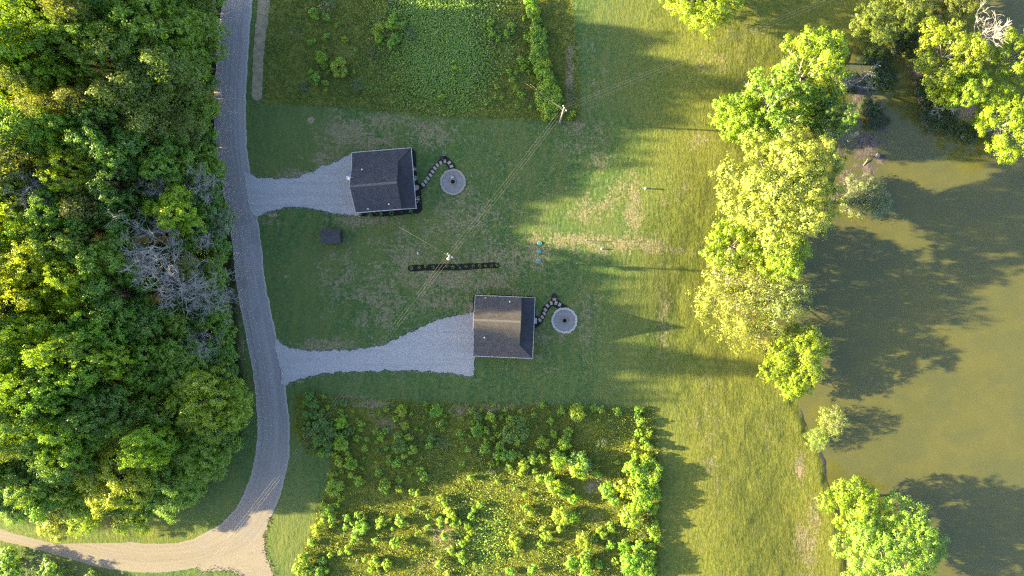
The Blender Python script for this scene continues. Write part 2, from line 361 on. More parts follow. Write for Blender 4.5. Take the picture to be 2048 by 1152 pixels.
flat = np.minimum.reduce([sdist(PXX, PYY, ROAD), sdist(PXX, PYY, DRIVE_N), sdist(PXX, PYY, DRIVE_S), sdist(PXX, PYY, SPILL)])
rough = smooth01((flat - 2) / 14.0)
mead = np.maximum((sdist(X, Y, MN_W) < 0), (sdist(X, Y, MS_W) < 0)).astype(float)
pond_d = np.minimum(sdist(X, Y, POND_W), sdist(X, Y, COVE_W))
Z = Z + rough * ((fbm(X * 1.1, Y * 1.1, 2) - .37) * (.05 + .22 * mead) + (RNG.random(X.shape) - .5) * (.020 + .09 * mead)) * (pond_d > .5)
# zone masks
def blobs(lst):
    r = np.zeros(X.shape)
    for a, b, rx, ry, k in lst: r = np.maximum(r, k * np.exp(-(((PXX - a) / rx) ** 2 + ((PYY - b) / ry) ** 2)))
    return r
thatch = blobs([(690, 260, 60, 40, .9), (770, 240, 80, 25, .8), (860, 270, 60, 30, .7), (740, 285, 70, 18, .8), (590, 350, 50, 18, .9), (640, 320, 50, 16, .8), (720, 440, 70, 14, 1.0), (690, 560, 60, 60, .5), (820, 520, 60, 60, .7),
                (930, 440, 90, 50, .6), (900, 560, 110, 30, .8), (990, 560, 60, 30, .7), (1000, 520, 100, 40, .7), (870, 600, 70, 30, .7), (760, 600, 50, 80, .6), (640, 690, 80, 14, .9), (540, 440, 30, 12, .8), (940, 620, 20, 20, .9),
                (1080, 500, 26, 40, .9), (1170, 480, 120, 14, 1.0), (1250, 490, 120, 22, 1.0), (1265, 420, 26, 90, 1.0), (1240, 390, 40, 40, .8), (1200, 300, 30, 60, .6), (1190, 420, 50, 30, .7), (1320, 500, 80, 12, .9),
                (1340, 380, 60, 50, .5), (1400, 280, 30, 20, .9), (1180, 640, 40, 60, .5), (1080, 680, 40, 40, .5), (1330, 620, 16, 120, .7), (1420, 880, 30, 140, .55), (1430, 120, 60, 30, .7), (1480, 60, 50, 20, .6),
                (1190, 150, 30, 100, .5), (1150, 260, 30, 60, .6), (1610, 940, 12, 30, 1.6), (1620, 1100, 30, 70, 1.1), (1640, 1040, 20, 60, .9), (480, 700, 10, 120, .9), (470, 620, 8, 70, .9), (920, 380, 34, 50, .6), (1130, 645, 36, 40, .6), (1560, 640, 10, 30, .5),
                (690, 800, 60, 10, 1.2), (740, 808, 70, 12, 1.3), (780, 850, 90, 40, .8), (930, 820, 60, 14, 1.2), (1000, 815, 80, 10, 1.2), (890, 1070, 50, 40, 1.0), (1190, 970, 26, 30, 1.2), (860, 1130, 50, 30, .9), (1200, 1030, 40, 60, .6),
                (580, 60, 60, 40, .5), (700, 110, 40, 30, .6), (820, 90, 30, 60, .4), (1140, 150, 14, 120, 1.1), (1060, 190, 30, 30, .8), (60, 1130, 60, 20, .8), (1460, 330, 14, 60, .4), (1550, 880, 30, 50, .4)])
soil = blobs([(622, 240, 9, 9, .9), (572, 553, 10, 3, .9), (660, 697, 40, 3, .7), (610, 346, 60, 5, .65), (545, 430, 22, 5, .7), (600, 763, 20, 4, .6), (905, 516, 6, 5, .7), (1079, 487, 8, 7, .7), (1078, 504, 7, 6, .6), (1077, 522, 9, 7, .7), (1609, 950, 7, 16, .8), (1615, 975, 4, 14, .6),
               (944, 615, 5, 10, .7), (1290, 378, 6, 4, .6), (1172, 482, 7, 4, .8), (1404, 500, 10, 4, .6), (1395, 272, 24, 5, .6), (440, 1072, 40, 5, .65), (380, 1068, 30, 6, .5), (1880, 200, 40, 34, .85), (1945, 210, 30, 30, .9), (1850, 140, 20, 20, .7), (1900, 160, 40, 30, .6), (1893, 20, 8, 60, .6), (1640, 1090, 10, 40, .5)])
mud = smooth01((.35 - pond_d) / .5)
thatch = np.maximum(thatch, .0) + .20 * smooth01((PXX - 600) / 60.) * smooth01((1240 - PXX) / 90.) * smooth01((PYY - 225) / 30.) * smooth01((790 - PYY) / 40.) + .04
lush_sunlit = smooth01((PXX - 1180) / 240.0) * (1 - mead) * .9  # right-hand slope, where the sunlit yellow is painted in
lush_sunlit = np.maximum(lush_sunlit, blobs([(870, 60, 70, 120, .8), (250, 1070, 300, 30, .5)]))
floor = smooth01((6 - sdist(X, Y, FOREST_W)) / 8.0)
me_zone = smooth01(.5 - np.minimum(sdist(X, Y, MN_W), sdist(X, Y, MS_W)) / 1.6)
cove_veg = blobs([(1760, 130, 60, 40, 1.0), (1750, 210, 30, 50, .8), (1800, 60, 60, 60, 1.0), (1900, 120, 80, 70, .7)])
me_zone = np.maximum(me_zone, cove_veg * .8)
V = np.stack([X, Y, Z], -1).reshape(-1, 3)
idx = np.arange(nx * ny).reshape(ny, nx)
Q = np.stack([idx[:-1, :-1], idx[:-1, 1:], idx[1:, 1:], idx[1:, :-1]], -1).reshape(-1, 4)
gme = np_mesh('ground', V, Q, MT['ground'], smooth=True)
for nm, chans in (('zone', (me_zone, thatch, floor)), ('zone2', (soil, mud, lush_sunlit))):
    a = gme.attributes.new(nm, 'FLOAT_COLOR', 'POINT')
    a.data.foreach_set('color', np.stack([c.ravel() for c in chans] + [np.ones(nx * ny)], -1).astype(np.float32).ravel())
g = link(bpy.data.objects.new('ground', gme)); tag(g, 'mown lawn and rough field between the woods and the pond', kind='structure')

# ------------------------------------------------------------------ flat sheets: road, gravel, mulch, water
def outline(poly, step=.35, jit=.12, seed=0):
    pts = []; n = len(poly)
    # Catmull-Rom through the corner list, then a wandering edge
    for i in range(n):
        p0, p1, p2, p3 = (np.array(poly[(i + k - 1) % n]) for k in range(4)); L = np.hypot(*(p2 - p1)); k = max(1, int(L / step))
        for j in range(k):
            t = j / k; a = .5 * ((2 * p1) + (-p0 + p2) * t + (2 * p0 - 5 * p1 + 4 * p2 - p3) * t * t + (-p0 + 3 * p1 - 3 * p2 + p3) * t ** 3)
            b = p1 * (1 - t) + p2 * t; pts.append(a * .5 + b * .5)
    pts = np.array(pts); x, y = pts[:, 0], pts[:, 1]
    x2 = x + (fbm(x * 1.3 + seed, y * 1.3) - .44) * jit * 2 + (RNG.random(len(x)) - .5) * jit * .7
    y2 = y + (fbm(x * 1.3, y * 1.3 + seed + 50) - .44) * jit * 2 + (RNG.random(len(x)) - .5) * jit * .7
    return list(zip(x2, y2))
def sheet(name, poly_px, z, mat, jit=.12, seed=0, parent=None, thick=0.0):
    pts = outline([P(*p) for p in poly_px], .35, jit, seed)
    tri = tessellate_polygon([[Vector((a, b, 0)) for a, b in pts]]); V = [(a, b, z) for a, b in pts]; F = []
    for t in tri:
        a, b, c = (V[i] for i in t); s_ = (b[0] - a[0]) * (c[1] - a[1]) - (c[0] - a[0]) * (b[1] - a[1]); F.append(t if s_ > 0 else (t[0], t[2], t[1]))
    n = len(V)
    V += [(a, b, z - .12) for a, b in pts]; F += [(i, n + i, n + (i + 1) % n, (i + 1) % n) for i in range(n)]
    return mesh_obj(name, V, F, mat, parent)

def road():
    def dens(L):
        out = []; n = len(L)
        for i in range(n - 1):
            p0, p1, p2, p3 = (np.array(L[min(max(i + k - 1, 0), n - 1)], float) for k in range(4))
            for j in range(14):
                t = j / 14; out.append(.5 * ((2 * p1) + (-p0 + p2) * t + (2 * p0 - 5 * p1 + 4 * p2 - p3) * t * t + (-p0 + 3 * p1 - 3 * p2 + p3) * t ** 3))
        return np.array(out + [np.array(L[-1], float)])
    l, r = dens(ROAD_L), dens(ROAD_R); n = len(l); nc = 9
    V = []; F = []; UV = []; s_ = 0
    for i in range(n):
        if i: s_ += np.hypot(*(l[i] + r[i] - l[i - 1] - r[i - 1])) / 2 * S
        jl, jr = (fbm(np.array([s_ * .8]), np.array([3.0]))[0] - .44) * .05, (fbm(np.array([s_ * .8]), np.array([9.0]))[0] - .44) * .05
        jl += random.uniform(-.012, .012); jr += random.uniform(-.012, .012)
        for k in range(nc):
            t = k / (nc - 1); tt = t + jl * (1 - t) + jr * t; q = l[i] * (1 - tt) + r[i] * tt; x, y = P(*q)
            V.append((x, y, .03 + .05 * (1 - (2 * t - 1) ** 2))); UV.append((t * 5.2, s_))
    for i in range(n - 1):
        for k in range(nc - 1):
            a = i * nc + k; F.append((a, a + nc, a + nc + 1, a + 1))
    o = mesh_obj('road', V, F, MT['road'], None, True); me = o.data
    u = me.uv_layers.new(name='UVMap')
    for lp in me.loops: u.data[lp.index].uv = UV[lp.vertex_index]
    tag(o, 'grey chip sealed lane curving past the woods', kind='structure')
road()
tag(sheet('gravel_driveway', DRIVE_N, .10, MT['gravel'], .38, 3), 'pale gravel driveway leading to the upper house', kind='structure')
tag(sheet('gravel_driveway', DRIVE_S, .10, MT['gravel'], .38, 8), 'pale gravel driveway leading to the lower house', kind='structure')
tag(sheet('gravel_junction', SPILL, .028, MT['spill'], .5, 5), 'loose pale gravel spread at the bend of the lane', kind='structure')
tag(sheet('dirt_strip', [(519, -60), (544, -60), (541, 0), (534, 60), (527, 120), (523, 196), (505, 196), (506, 120), (510, 60), (516, 0)], .05, MT['soil'], .15, 2), 'narrow strip of bare tilled soil beside the lane', kind='structure')
wm = MB(); x0, y0 = P(1470, -400, WATER_Z); x1, y1 = P(3400, 1600, WATER_Z)
wm.add([(x0, y1, WATER_Z), (x1, y1, WATER_Z), (x1, y0, WATER_Z), (x0, y0, WATER_Z)], [(0, 1, 2, 3)])
tag(wm.build('pond_water', MT['water']), 'murky olive pond water', kind='structure')

# ------------------------------------------------------------------ houses
def house(label, cpx, rz, m, mast, dish, RM='shingle'):
    a, b, w_, he, hr, t = 3.8, 3.9, 2.25, 3.2, 6.2, .14
    o_in, o_out = 3.12, 2.45
    cx, cy = P(cpx[0], cpx[1], 3.0); fc = Vector((w_ / 2, m * w_ / 2, 0)); fc.rotate(Matrix.Rotation(rz, 3, 'Z'))
    h = empty('house', (cx - fc.x, cy - fc.y, 0.0), rz); tag(h, label, 'house', 'houses in the yard')
    wx, wy = a - .35, b - .35; gz = lambda y: hr - .2 - (hr - he) * abs(y) / b
    MB().box((w_ / 2, m * w_ / 2, .06), (2 * a + w_ - .5, 2 * b + w_ - .5, .16)).build('porch_slab', MT['concrete'], h)
    V = []
    for x in (-wx, wx): V += [(x, -wy, .1), (x, wy, .1), (x, wy, gz(wy)), (x, 0, gz(0)), (x, -wy, gz(wy))]
    wall = mesh_obj('wall', V, [(4, 3, 2, 1, 0), (5, 6, 7, 8, 9), (0, 1, 6, 5), (1, 2, 7, 6), (4, 0, 5, 9), (2, 3, 8, 7), (3, 4, 9, 8)], MT['siding'], h)
    for s_ in (-1, 1):
        MB().slab([(-a, s_ * .0, hr), (a, s_ * .0, hr), (a, s_ * b, he), (-a, s_ * b, he)], t).build('roof', MT[RM], h)
    MB().add([(-a - .01, -.17, hr - .085), (a + .01, -.17, hr - .085), (a + .01, 0, hr + .045), (-a - .01, 0, hr + .045), (-a - .01, .17, hr - .085), (a + .01, .17, hr - .085)],
             [(0, 1, 2, 3), (3, 2, 5, 4), (0, 3, 4), (1, 5, 2)]).build('ridge_cap', MT['ridge'], h)  # paler cap paints in a sunlit streak along the roof top
    zi = o_in + (o_in - o_out) / w_ * .3
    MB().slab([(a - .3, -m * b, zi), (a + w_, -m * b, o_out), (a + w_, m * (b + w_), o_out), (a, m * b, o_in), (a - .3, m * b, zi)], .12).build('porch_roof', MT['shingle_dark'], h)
    MB().slab([(-a, m * (b - .02), o_in + .006), (a, m * (b - .02), o_in + .006), (a + w_, m * (b + w_), o_out), (-a, m * (b + w_), o_out)], .12).build('porch_roof', MT[RM], h)
    hip = MB().tube([(a, m * b, o_in + .02), (a + w_, m * (b + w_), o_out + .02)], .06, 6).build('hip_cap', MT['shingle_dark'], h)
    # white trim: gutters at the eaves, rake boards on the gables
    MB().box((0, -m * (b + .05), he - .06), (2 * a + .1, .09, .14)).build('gutter', MT['white'], h)
    MB().box((w_ / 2, m * (b + w_ + .05), o_out - .05), (2 * a + w_ + .1, .09, .13)).build('gutter', MT['white'], h)
    MB().box((a + w_ + .05, m * w_ / 2, o_out - .05), (.09, 2 * b + w_, .13)).build('gutter', MT['white'], h)
    for x in (-a - .035, a + .035):
        for s_ in (-1, 1):
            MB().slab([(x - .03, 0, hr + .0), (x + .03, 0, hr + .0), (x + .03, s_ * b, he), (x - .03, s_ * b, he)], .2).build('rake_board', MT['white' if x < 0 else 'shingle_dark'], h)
    MB().slab([(-a - .06, m * (b + .03), o_in + .01), (-a, m * (b + .03), o_in + .01), (-a, m * (b + w_), o_out + .01), (-a - .06, m * (b + w_), o_out + .01)], .2).build('rake_board', MT['white'], h)
    MB().slab([(a - .2, -m * (b + .06), zi - .03), (a + w_, -m * (b + .06), o_out + .01), (a + w_, -m * b, o_out + .01), (a - .2, -m * b, zi - .03)], .18).build('rake_board', MT['white'], h)
    for x, y in ((-a + .2, b + w_ - .2), (-1.2, b + w_ - .2), (2.2, b + w_ - .2), (a + w_ - .2, b + w_ - .2), (a + w_ - .2, 2.6), (a + w_ - .2, -.6), (a + w_ - .2, -b + .25)):
        MB().box((x, m * y, (o_out) / 2), (.14, .14, o_out - .2)).build('porch_post', MT['white'], h)
    d = MB().box((wx + .03, m * .6, 1.12), (.06, .95, 2.05)).build('door', MT['door'], h); MB().box((wx + .09, m * .25, 1.1), (.05, .05, .14)).build('handle', MT['iron'], d)
    gd = MB().box((-wx - .03, 0, 1.3), (.06, 3.4, 2.4)).build('garage_door', MT['white'], h)
    for k in range(4): MB().box((-wx - .075, 0, .42 + k * .59), (.03, 3.2, .5)).build('panel', MT['white'], gd)
    for x, y, along in ((wx, m * 2.3, 1), (wx, -m * 1.9, 1), (1.6, wy, 0), (-1.6, wy, 0), (1.6, -wy, 0), (-1.6, -wy, 0)):
        sx = math.copysign(1, x); sy = math.copysign(1, y)
        wdw = (MB().box((x + sx * .03, y, 1.6), (.06, 1.1, 1.2)) if along else MB().box((x, y + sy * .03, 1.6), (1.1, .06, 1.2))).build('window', MT['white'], h)
        (MB().box((x + sx * .07, y, 1.6), (.03, .92, 1.02)) if along else MB().box((x, y + sy * .07, 1.6), (.92, .03, 1.02))).build('pane', MT['glass'], wdw)
    zr = lambda y: hr - (hr - he) * abs(y) / b
    for x, y in ((-2.0, m * 2.9), (1.9, -m * 3.1)):
        MB().lathe([(.10, 0), (.10, .42), (.13, .42), (.13, .5), (.02, .5)], 10, (x, y, zr(y) - .1)).build('vent_pipe', MT['plastic'], h)
    mx, my = mast
    MB().tube([(mx, my, he - .8), (mx, my, he + 1.2)], .05, 8).lathe([(.11, 0), (.14, .1), (.05, .2)], 10, (mx, my, he + 1.15)).build('service_mast', MT['zinc'], h)
    if dish:
        dd = MB().tube([(-a + .5, 1.6, zr(1.6) - .1), (-a - .2, 1.55, zr(1.6) + .45)], .03, 6).build('dish_arm', MT['zinc'], h)
        me = MB().lathe([(.02, .0), (.18, .03), (.34, .12), (.35, .14), (.18, .06), (.02, .03)], 18).build('dish', MT['plastic'], dd)
        me.location = (-a - .25, 1.55, zr(1.6) + .5); me.rotation_euler = (math.radians(35), math.radians(-15), 0)
    return h
UP = house('dark roofed cabin at the upper drive with a white dish on its west edge', (766.5, 360), math.radians(4.7), 1, (-1.5, -3.6), True)
LO = house('dark roofed cabin at the lower drive beside the wide gravel apron', (1008, 654), math.radians(-2.4), -1, (-2.1, 3.6), False, 'shingle_sunlit')

def shed():
    x, y = P(661.5, 472, 2.0); e = empty('shed', (x, y, 0), math.radians(2)); tag(e, 'small dark gable roofed shed alone on the lawn', 'shed')
    a, b, he, hr = 1.6, 1.18, 1.75, 2.45; wx, wy = a - .12, b - .15
    V = []; g_ = lambda yy: hr - .14 - (hr - he) * abs(yy) / b
    for xx in (-wx, wx): V += [(xx, -wy, 0), (xx, wy, 0), (xx, wy, g_(wy)), (xx, 0, g_(0)), (xx, -wy, g_(wy))]
    mesh_obj('wall', V, [(4, 3, 2, 1, 0), (5, 6, 7, 8, 9), (0, 1, 6, 5), (1, 2, 7, 6), (4, 0, 5, 9), (2, 3, 8, 7), (3, 4, 9, 8)], MT['box'], e)
    for s_ in (-1, 1): MB().slab([(-a, 0, hr), (a, 0, hr), (a, s_ * b, he), (-a, s_ * b, he)], .08).build('roof', MT['shingle'], e)
    MB().add([(-a, -.1, hr - .035), (a, -.1, hr - .035), (a, 0, hr + .03), (-a, 0, hr + .03), (-a, .1, hr - .035), (a, .1, hr - .035)], [(0, 1, 2, 3), (3, 2, 5, 4), (0, 3, 4), (1, 5, 2)]).build('ridge_cap', MT['shingle'], e)
    d = MB().box((0, -wy - .03, .85), (1.3, .05, 1.5)).build('door', MT['door'], e); MB().box((.1, -wy - .07, .85), (.05, .05, .2)).build('handle', MT['zinc'], d)
shed()

# ------------------------------------------------------------------ fire pit circles, paths and beds
def firepit(label, px, py, extra):
    x, y = P(px, py); e = empty('fire_pit_circle', (x, y, 0), random.random()); tag(e, label, 'fire pit', 'round gravel fire pits')
    MB().lathe([(1.95, -.05), (1.95, .10), (0.001, .10)], 48).build('gravel_bed', MT['pit_gravel'], e)
    n = 42; r0, r1 = 1.84, 2.22; rm = MT['ring_tan' if extra else 'ring_stone']; first = None
    for k in range(n):
        if first is None:
            da = math.pi / n * .92; V = []
            for z, q in ((-.05, 0), (.15, 0), (.17, .02)):
                for r, s_ in ((r0 + q, -1), (r1 - q, -1), (r1 - q, 1), (r0 + q, 1)): V.append((r * math.cos(da * s_ * (1 - q)), r * math.sin(da * s_ * (1 - q)), z))
            first = mesh_obj('ring_stone', V, [(3, 2, 1, 0), (0, 1, 5, 4), (1, 2, 6, 5), (2, 3, 7, 6), (3, 0, 4, 7), (4, 5, 9, 8), (5, 6, 10, 9), (6, 7, 11, 10), (7, 4, 8, 11), (8, 9, 10, 11)], rm, e); o = first
        else: o = first.copy(); link(o, e)
        o.rotation_euler = (random.uniform(-.01, .01), 0, 2 * math.pi * k / n); o.location = (0, 0, random.uniform(-.015, .015)); s_ = random.uniform(.97, 1.03); o.scale = (s_, s_, 1)
    f2 = None
    for k in range(13):
        if f2 is None:
            f2 = MB().box((.44, 0, .2), (.17, .195, .24)).build('fire_stone', MT['fire_stone'], e); o = f2
        else: o = f2.copy(); link(o, e)
        o.rotation_euler = (0, 0, 2 * math.pi * k / 13)
    MB().lathe([(.36, .1), (.36, .13), (.2, .16), (.001, .19)], 20).build('ash', MT['soot'], e)
    gm = MB()
    for k in range(5): gm.box(((k - 2) * .13, 0, .30), (.025, .62, .02))
    gm.build('grate', MT['iron'], e)
    return e
firepit('round gravel fire pit nearest the upper house, ringed with pale stones', 906, 364, True)
firepit('round gravel fire pit nearest the lower house, ringed with pale stones', 1129, 641, False)

def path(label, bed, stones, box, seed):
    o = tag(sheet('garden_path', bed, .060, MT['mulch'], .10, seed), label, kind='structure'); first = None
    for a, b, r in stones:
        x, y = P(a, b)
        if first is None:
            V = []
            for z, q in ((.03, 0), (.095, 0), (.11, .015)):
                for sx, sy in ((-1, -1), (1, -1), (1, 1), (-1, 1)): V.append((sx * (.31 - q), sy * (.22 - q), z))
            first = mesh_obj('stepping_stone', V, [(3, 2, 1, 0), (0, 1, 5, 4), (1, 2, 6, 5), (2, 3, 7, 6), (3, 0, 4, 7), (4, 5, 9, 8), (5, 6, 10, 9), (6, 7, 11, 10), (7, 4, 8, 11), (8, 9, 10, 11)], MT['paver'], o); st = first
        else: st = first.copy(); link(st, o)
        st.location = (x, y, random.uniform(-.01, .01)); st.rotation_euler = (random.uniform(-.02, .02), random.uniform(-.02, .02), math.radians(r))
zf = lambda x, y: (620 + x / 4.8, 260 + y / 4.8)
zg = lambda x, y: (900 + x / 6.4, 560 + y / 6.4)
path('black mulch path with stepping stones from upper house to its fire pit', [zf(*q) for q in [(1030, 500), (1060, 520), (1100, 480), (1140, 410), (1185, 340), (1235, 295), (1255, 258), (1300, 255), (1350, 285), (1385, 325), (1396, 372), (1340, 385), (1322, 345), (1300, 322), (1265, 325), (1220, 360), (1170, 440), (1130, 510), (1080, 570), (1040, 590)]],
     [(*zf(x, y), r) for x, y, r in [(1086, 524, -50), (1110, 496, -50), (1132, 466, -48), (1156, 433, -50), (1177, 400, -48), (1198, 366, -46), (1222, 337, -52), (1256, 315, -70), (1295, 300, -85), (1336, 314, 40), (1358, 350, 20)]], None, 1)
path('black mulch path with stepping stones from lower house to its fire pit', [zg(*q) for q in [(1075, 450), (1140, 470), (1170, 410), (1195, 340), (1230, 300), (1290, 255), (1305, 190), (1340, 175), (1362, 195), (1372, 245), (1440, 295), (1510, 340), (1450, 350), (1400, 372), (1360, 350), (1320, 330), (1270, 370), (1235, 440), (1190, 530), (1130, 590), (1075, 625)]],
     [(*zg(x, y), r) for x, y, r in [(1148, 512, -45), (1181, 474, -48), (1206, 428, -50), (1220, 380, -40), (1247, 328, -50), (1295, 296, -80), (1356, 294, 75), (1403, 316, 65), (1336, 247, 0)]], None, 4)
def bin_box(label, px, py, rz):
    x, y = P(px, py, .4); e = empty('storage_box', (x, y, .06), math.radians(rz)); tag(e, label, 'box', 'dark boxes at the path bends')
    MB().box((0, 0, .22), (.62, .50, .44)).build('body', MT['box'], e); MB().box((0, 0, .48), (.68, .56, .07)).box((0, 0, .52), (.5, .38, .03)).build('lid', MT['iron'], e); MB().box((0, -.29, .36), (.16, .04, .05)).build('handle', MT['zinc'], e)
bin_box('small dark lidded box at the bend of the upper stepping stone path', *zf(1270, 268), 10)
bin_box('small dark lidded box at the bend of the lower stepping stone path', *zg(1336, 206), 0)
tag(sheet('mulch_bed', [zf(*q) for q in [(930, 190), (1010, 200), (1020, 300), (1030, 480), (1060, 560), (1070, 640), (1075, 770), (1050, 800), (960, 808), (800, 825), (600, 832), (470, 826), (460, 760), (800, 700), (960, 680)]], .052, MT['mulch'], .10, 11), 'black mulch bed along the upper house', kind='structure')
tag(sheet('mulch_bed', [zg(*q) for q in [(300, 190), (330, 183), (600, 190), (900, 200), (1060, 210), (1100, 270), (1095, 460), (1080, 640), (1070, 800), (1000, 800), (960, 300), (400, 270), (330, 300), (320, 790), (282, 790), (284, 600), (295, 300)]], .052, MT['mulch'], .06, 12), 'black mulch bed along the lower house', kind='structure')
zs = lambda x, y: (780 + x / 5.69, 440 + y / 5.69)
tag(sheet('mulch_strip', [zs(*q) for q in [(205, 530), (230, 515), (380, 508), (600, 500), (800, 498), (1000, 492), (1200, 482), (1240, 490), (1250, 520), (1225, 548), (1000, 556), (860, 572), (600, 572), (400, 575), (240, 585), (207, 570)]], .055, MT['mulch'], .06, 13), 'narrow black mulch strip planted with round shrubs', kind='structure')
x, y = P(*zf(1023, 553)); tag(MB().lathe([(.42, .0), (.44, .10), (.40, .13), (.001, .13)], 22, (x, y, 0)).build('round_stone_pad', MT['paver']), 'round tan stone pad beside the upper house', 'stone pad')
x, y = P(*zg(1078, 522)); tag(MB().box((x, y, .08), (.9, .95, .16), -.04).build('doorstep_slab', MT['ring_stone']), 'pale doorstep slab beside the lower house', 'slab')
for nm, a, b in (('northernmost', 1079.3, 486.6), ('middle', 1077.7, 503.3), ('southernmost', 1076.8, 521.2)):
    x, y = P(a, b); e = empty('septic_lid', (x, y, 0)); tag(e, f'{dict(northernmost="topmost", middle="middle", southernmost="lowest")[nm]} of three round turquoise tank lids in the lawn', 'tank lid', 'turquoise septic lids')
    MB().lathe([(.37, -.03), (.37, .12), (.33, .15), (.28, .13), (.001, .14)], 22).build('cover', MT['lid'], e)
    MB().lathe([(.10, .13), (.10, .18), (.001, .18)], 10).build('knob', MT['lid'], e)
    rb = MB()
    for k in range(6): rb.box((.2 * math.cos(k * math.pi / 3), .2 * math.sin(k * math.pi / 3), .145), (.16, .03, .03), k * math.pi / 3)
    rb.build('rib', MT['lid'], e)

# ------------------------------------------------------------------ utility poles and wires
PH = 9.6
def pole(label, px, py, ang, transformer, name='utility_pole'):
    """px,py is where the top shows"""
    x, y = P(px, py, PH); z = tz(x, y); e = empty(name, (x, y, z), ang); tag(e, label, 'utility pole', 'poles of the power line')
    MB().tube([(0, 0, -.3), (0, 0, 3), (0, 0, PH)], [.18, .165, .12], 10).build('pole', MT['pole'], e)
    MB().box((0, .17, PH - .55), (1.1, .11, .13)).build('crossarm', MT['pole'], e)
    for dx, zz in ((-.42, PH - .47), (.42, PH - .47), (0, PH)):
        MB().lathe([(.05, 0), (.09, .06), (.06, .1), (.09, .14), (.05, .22), (.02, .24)], 10, (dx, .17 if dx else 0, zz)).build('insulator', MT['ceramic'], e)
    if transformer:
        t = MB().lathe([(.23, 0), (.24, .05), (.24, .75), (.20, .82), (.06, .86)], 16, (.0, -.45, PH - 2.3)).build('transformer', MT['zinc'], e)
        MB().lathe([(.05, 0), (.08, .08), (.05, .12), (.08, .18), (.03, .3)], 8, (0, -.45, PH - 1.46)).build('bushing', MT['ceramic'], t)
        MB().box((0, -.22, PH - 1.9), (.12, .2, .5)).build('bracket', MT['zinc'], e)
    return Vector((x, y, z)), ang
aL = math.atan2(-(1152 - 515), (400 - 895))
p1 = pole('utility pole with grey transformer standing beside the planted mulch strip', 898, 512, math.radians(-38), True)
p2 = pole('utility pole at the corner of the upper meadow beside the hedge row', 1128, 216, math.radians(-58), False)
p0 = pole('utility pole of the power line beyond the lower left corner', 240, 1360, math.radians(-38), False)
p3 = pole('utility pole of the power line beyond the upper right corner', 1990, -150, math.radians(-66), False)
def wire(name, a, b, sag, label, r=.02, grp=None, cat='wire', wob=0.0):
    a, b = Vector(a), Vector(b); n = 28; pts = []
    for i in range(n + 1):
        t = i / n; q = a.lerp(b, t); q.z -= 4 * sag * t * (1 - t); pts.append(q)
    tag(MB().tube(pts, r, 5).build(name, MT['wire']), label, cat, grp)
def att(p, dx, dz):
    o, an = p; v = Vector((dx, 0, dz)); v.rotate(Matrix.Rotation(an, 3, 'Z')); return o + v
spans = [(p0, p1, 'the span crossing the lane and the lower drive'), (p1, p2, 'the span between the two poles in view'), (p2, p3, 'the span running off to the upper right')]
for A, B, where in spans:
    for dx, dz, which in ((-.42, PH - .3, 'left outer'), (0.05, PH + .2, 'topmost'), (.42, PH - .3, 'right outer')):
        wire('power_line', att(A, dx, dz), att(B, dx, dz), 1.1, f'{which} wire of {where}', .0105, 'power line wires', 'wire')
def hl(h, v): return h.matrix_world @ Vector(v)
bpy.context.view_layer.update()
wire('service_drop', att(p1, 0, PH - 1.6), hl(UP, (-1.5, -3.6, 4.35)), .7, 'twisted service cable from the pole to the upper house', .012, None, 'cable')
wire('service_drop', att(p1, 0, PH - 1.7), hl(LO, (-2.1, 3.6, 4.35)), .35, 'twisted service cable from the pole to the lower house', .013, None, 'cable')
for k, (a, b) in enumerate(((1050, 166), (1060, 168))):
    x, y = P(a, b); top = att(p2, 0, PH - .9 - k * .8); g0 = Vector((x, y, .05))
    e = empty('guy_wire', g0); tag(e, ('outer' if k == 0 else 'inner') + ' guy wire with yellow guard staying the pole by the hedge', 'guy wire', 'guy wires')
    MB().tube([(0, 0, 0), top - g0], .018, 5).build('cable', MT['wire'], e); d = (top - g0).normalized()
    MB().tube([d * .2, d * 2.4], .035, 6).build('guard', MT['yellow'], e); MB().tube([(0, 0, -.3), (0, 0, .05), d * .25], .04, 6).build('anchor_rod', MT['zinc'], e)

# small things left on the grass
def rockish(name, px, py, s_, mat, label, cat, h=.4):
    x, y, z = AT(px, py); bm = bmesh.new(); bmesh.ops.create_icosphere(bm, subdivisions=2, radius=1)
    for v in bm.verts: v.co *= 1 + .25 * (math.sin(v.co.x * 5 + px) * math.cos(v.co.y * 4 + py))
    me = bpy.data.meshes.new(name); bm.to_mesh(me); bm.free(); me.materials.append(mat); o = link(bpy.data.objects.new(name, me)); o.location = (x, y, z + h * .35); o.scale = (s_, s_ * .8, h * .6); o.rotation_euler = (0, 0, px)
    return tag(o, label, cat)
def bucket(px, py, label, hgt=.5):
    x, y, z = AT(px, py); e = empty('standpipe', (x, y, z)); tag(e, label, 'standpipe', 'white standpipes in the lawn')
    MB().lathe([(.11, -.05), (.11, hgt), (.14, hgt), (.14, hgt + .08), (.03, hgt + .12)], 12).build('pipe', MT['plastic'], e)
    MB().lathe([(.22, -.02), (.22, .05), (.001, .07)], 14).build('collar', MT['concrete'], e); MB().box((.1, 0, hgt + .12), (.26, .06, .06)).build('handle', MT['iron'], e)
bucket(836, 507, 'short white standpipe on the lawn left of the mulch strip', .3)
bucket(1203, 498, 'short white standpipe on the lawn right of the turquoise lids', .35)
bucket(1290, 377, 'white standpipe on the sunlit slope casting a short shadow', .75)
x, y, z = AT(1171, 481); tag(MB().tube([(x, y, z - .1), (x, y, z + 1.5)], [.05, .035], 6).build('marker_stake', MT['pole']), 'thin wooden stake in the lawn casting a long shadow', 'stake')
rockish('rock', 1755, 311, .42, MT['rock'], 'mossy rock poking from the shallow muddy cove', 'rock')
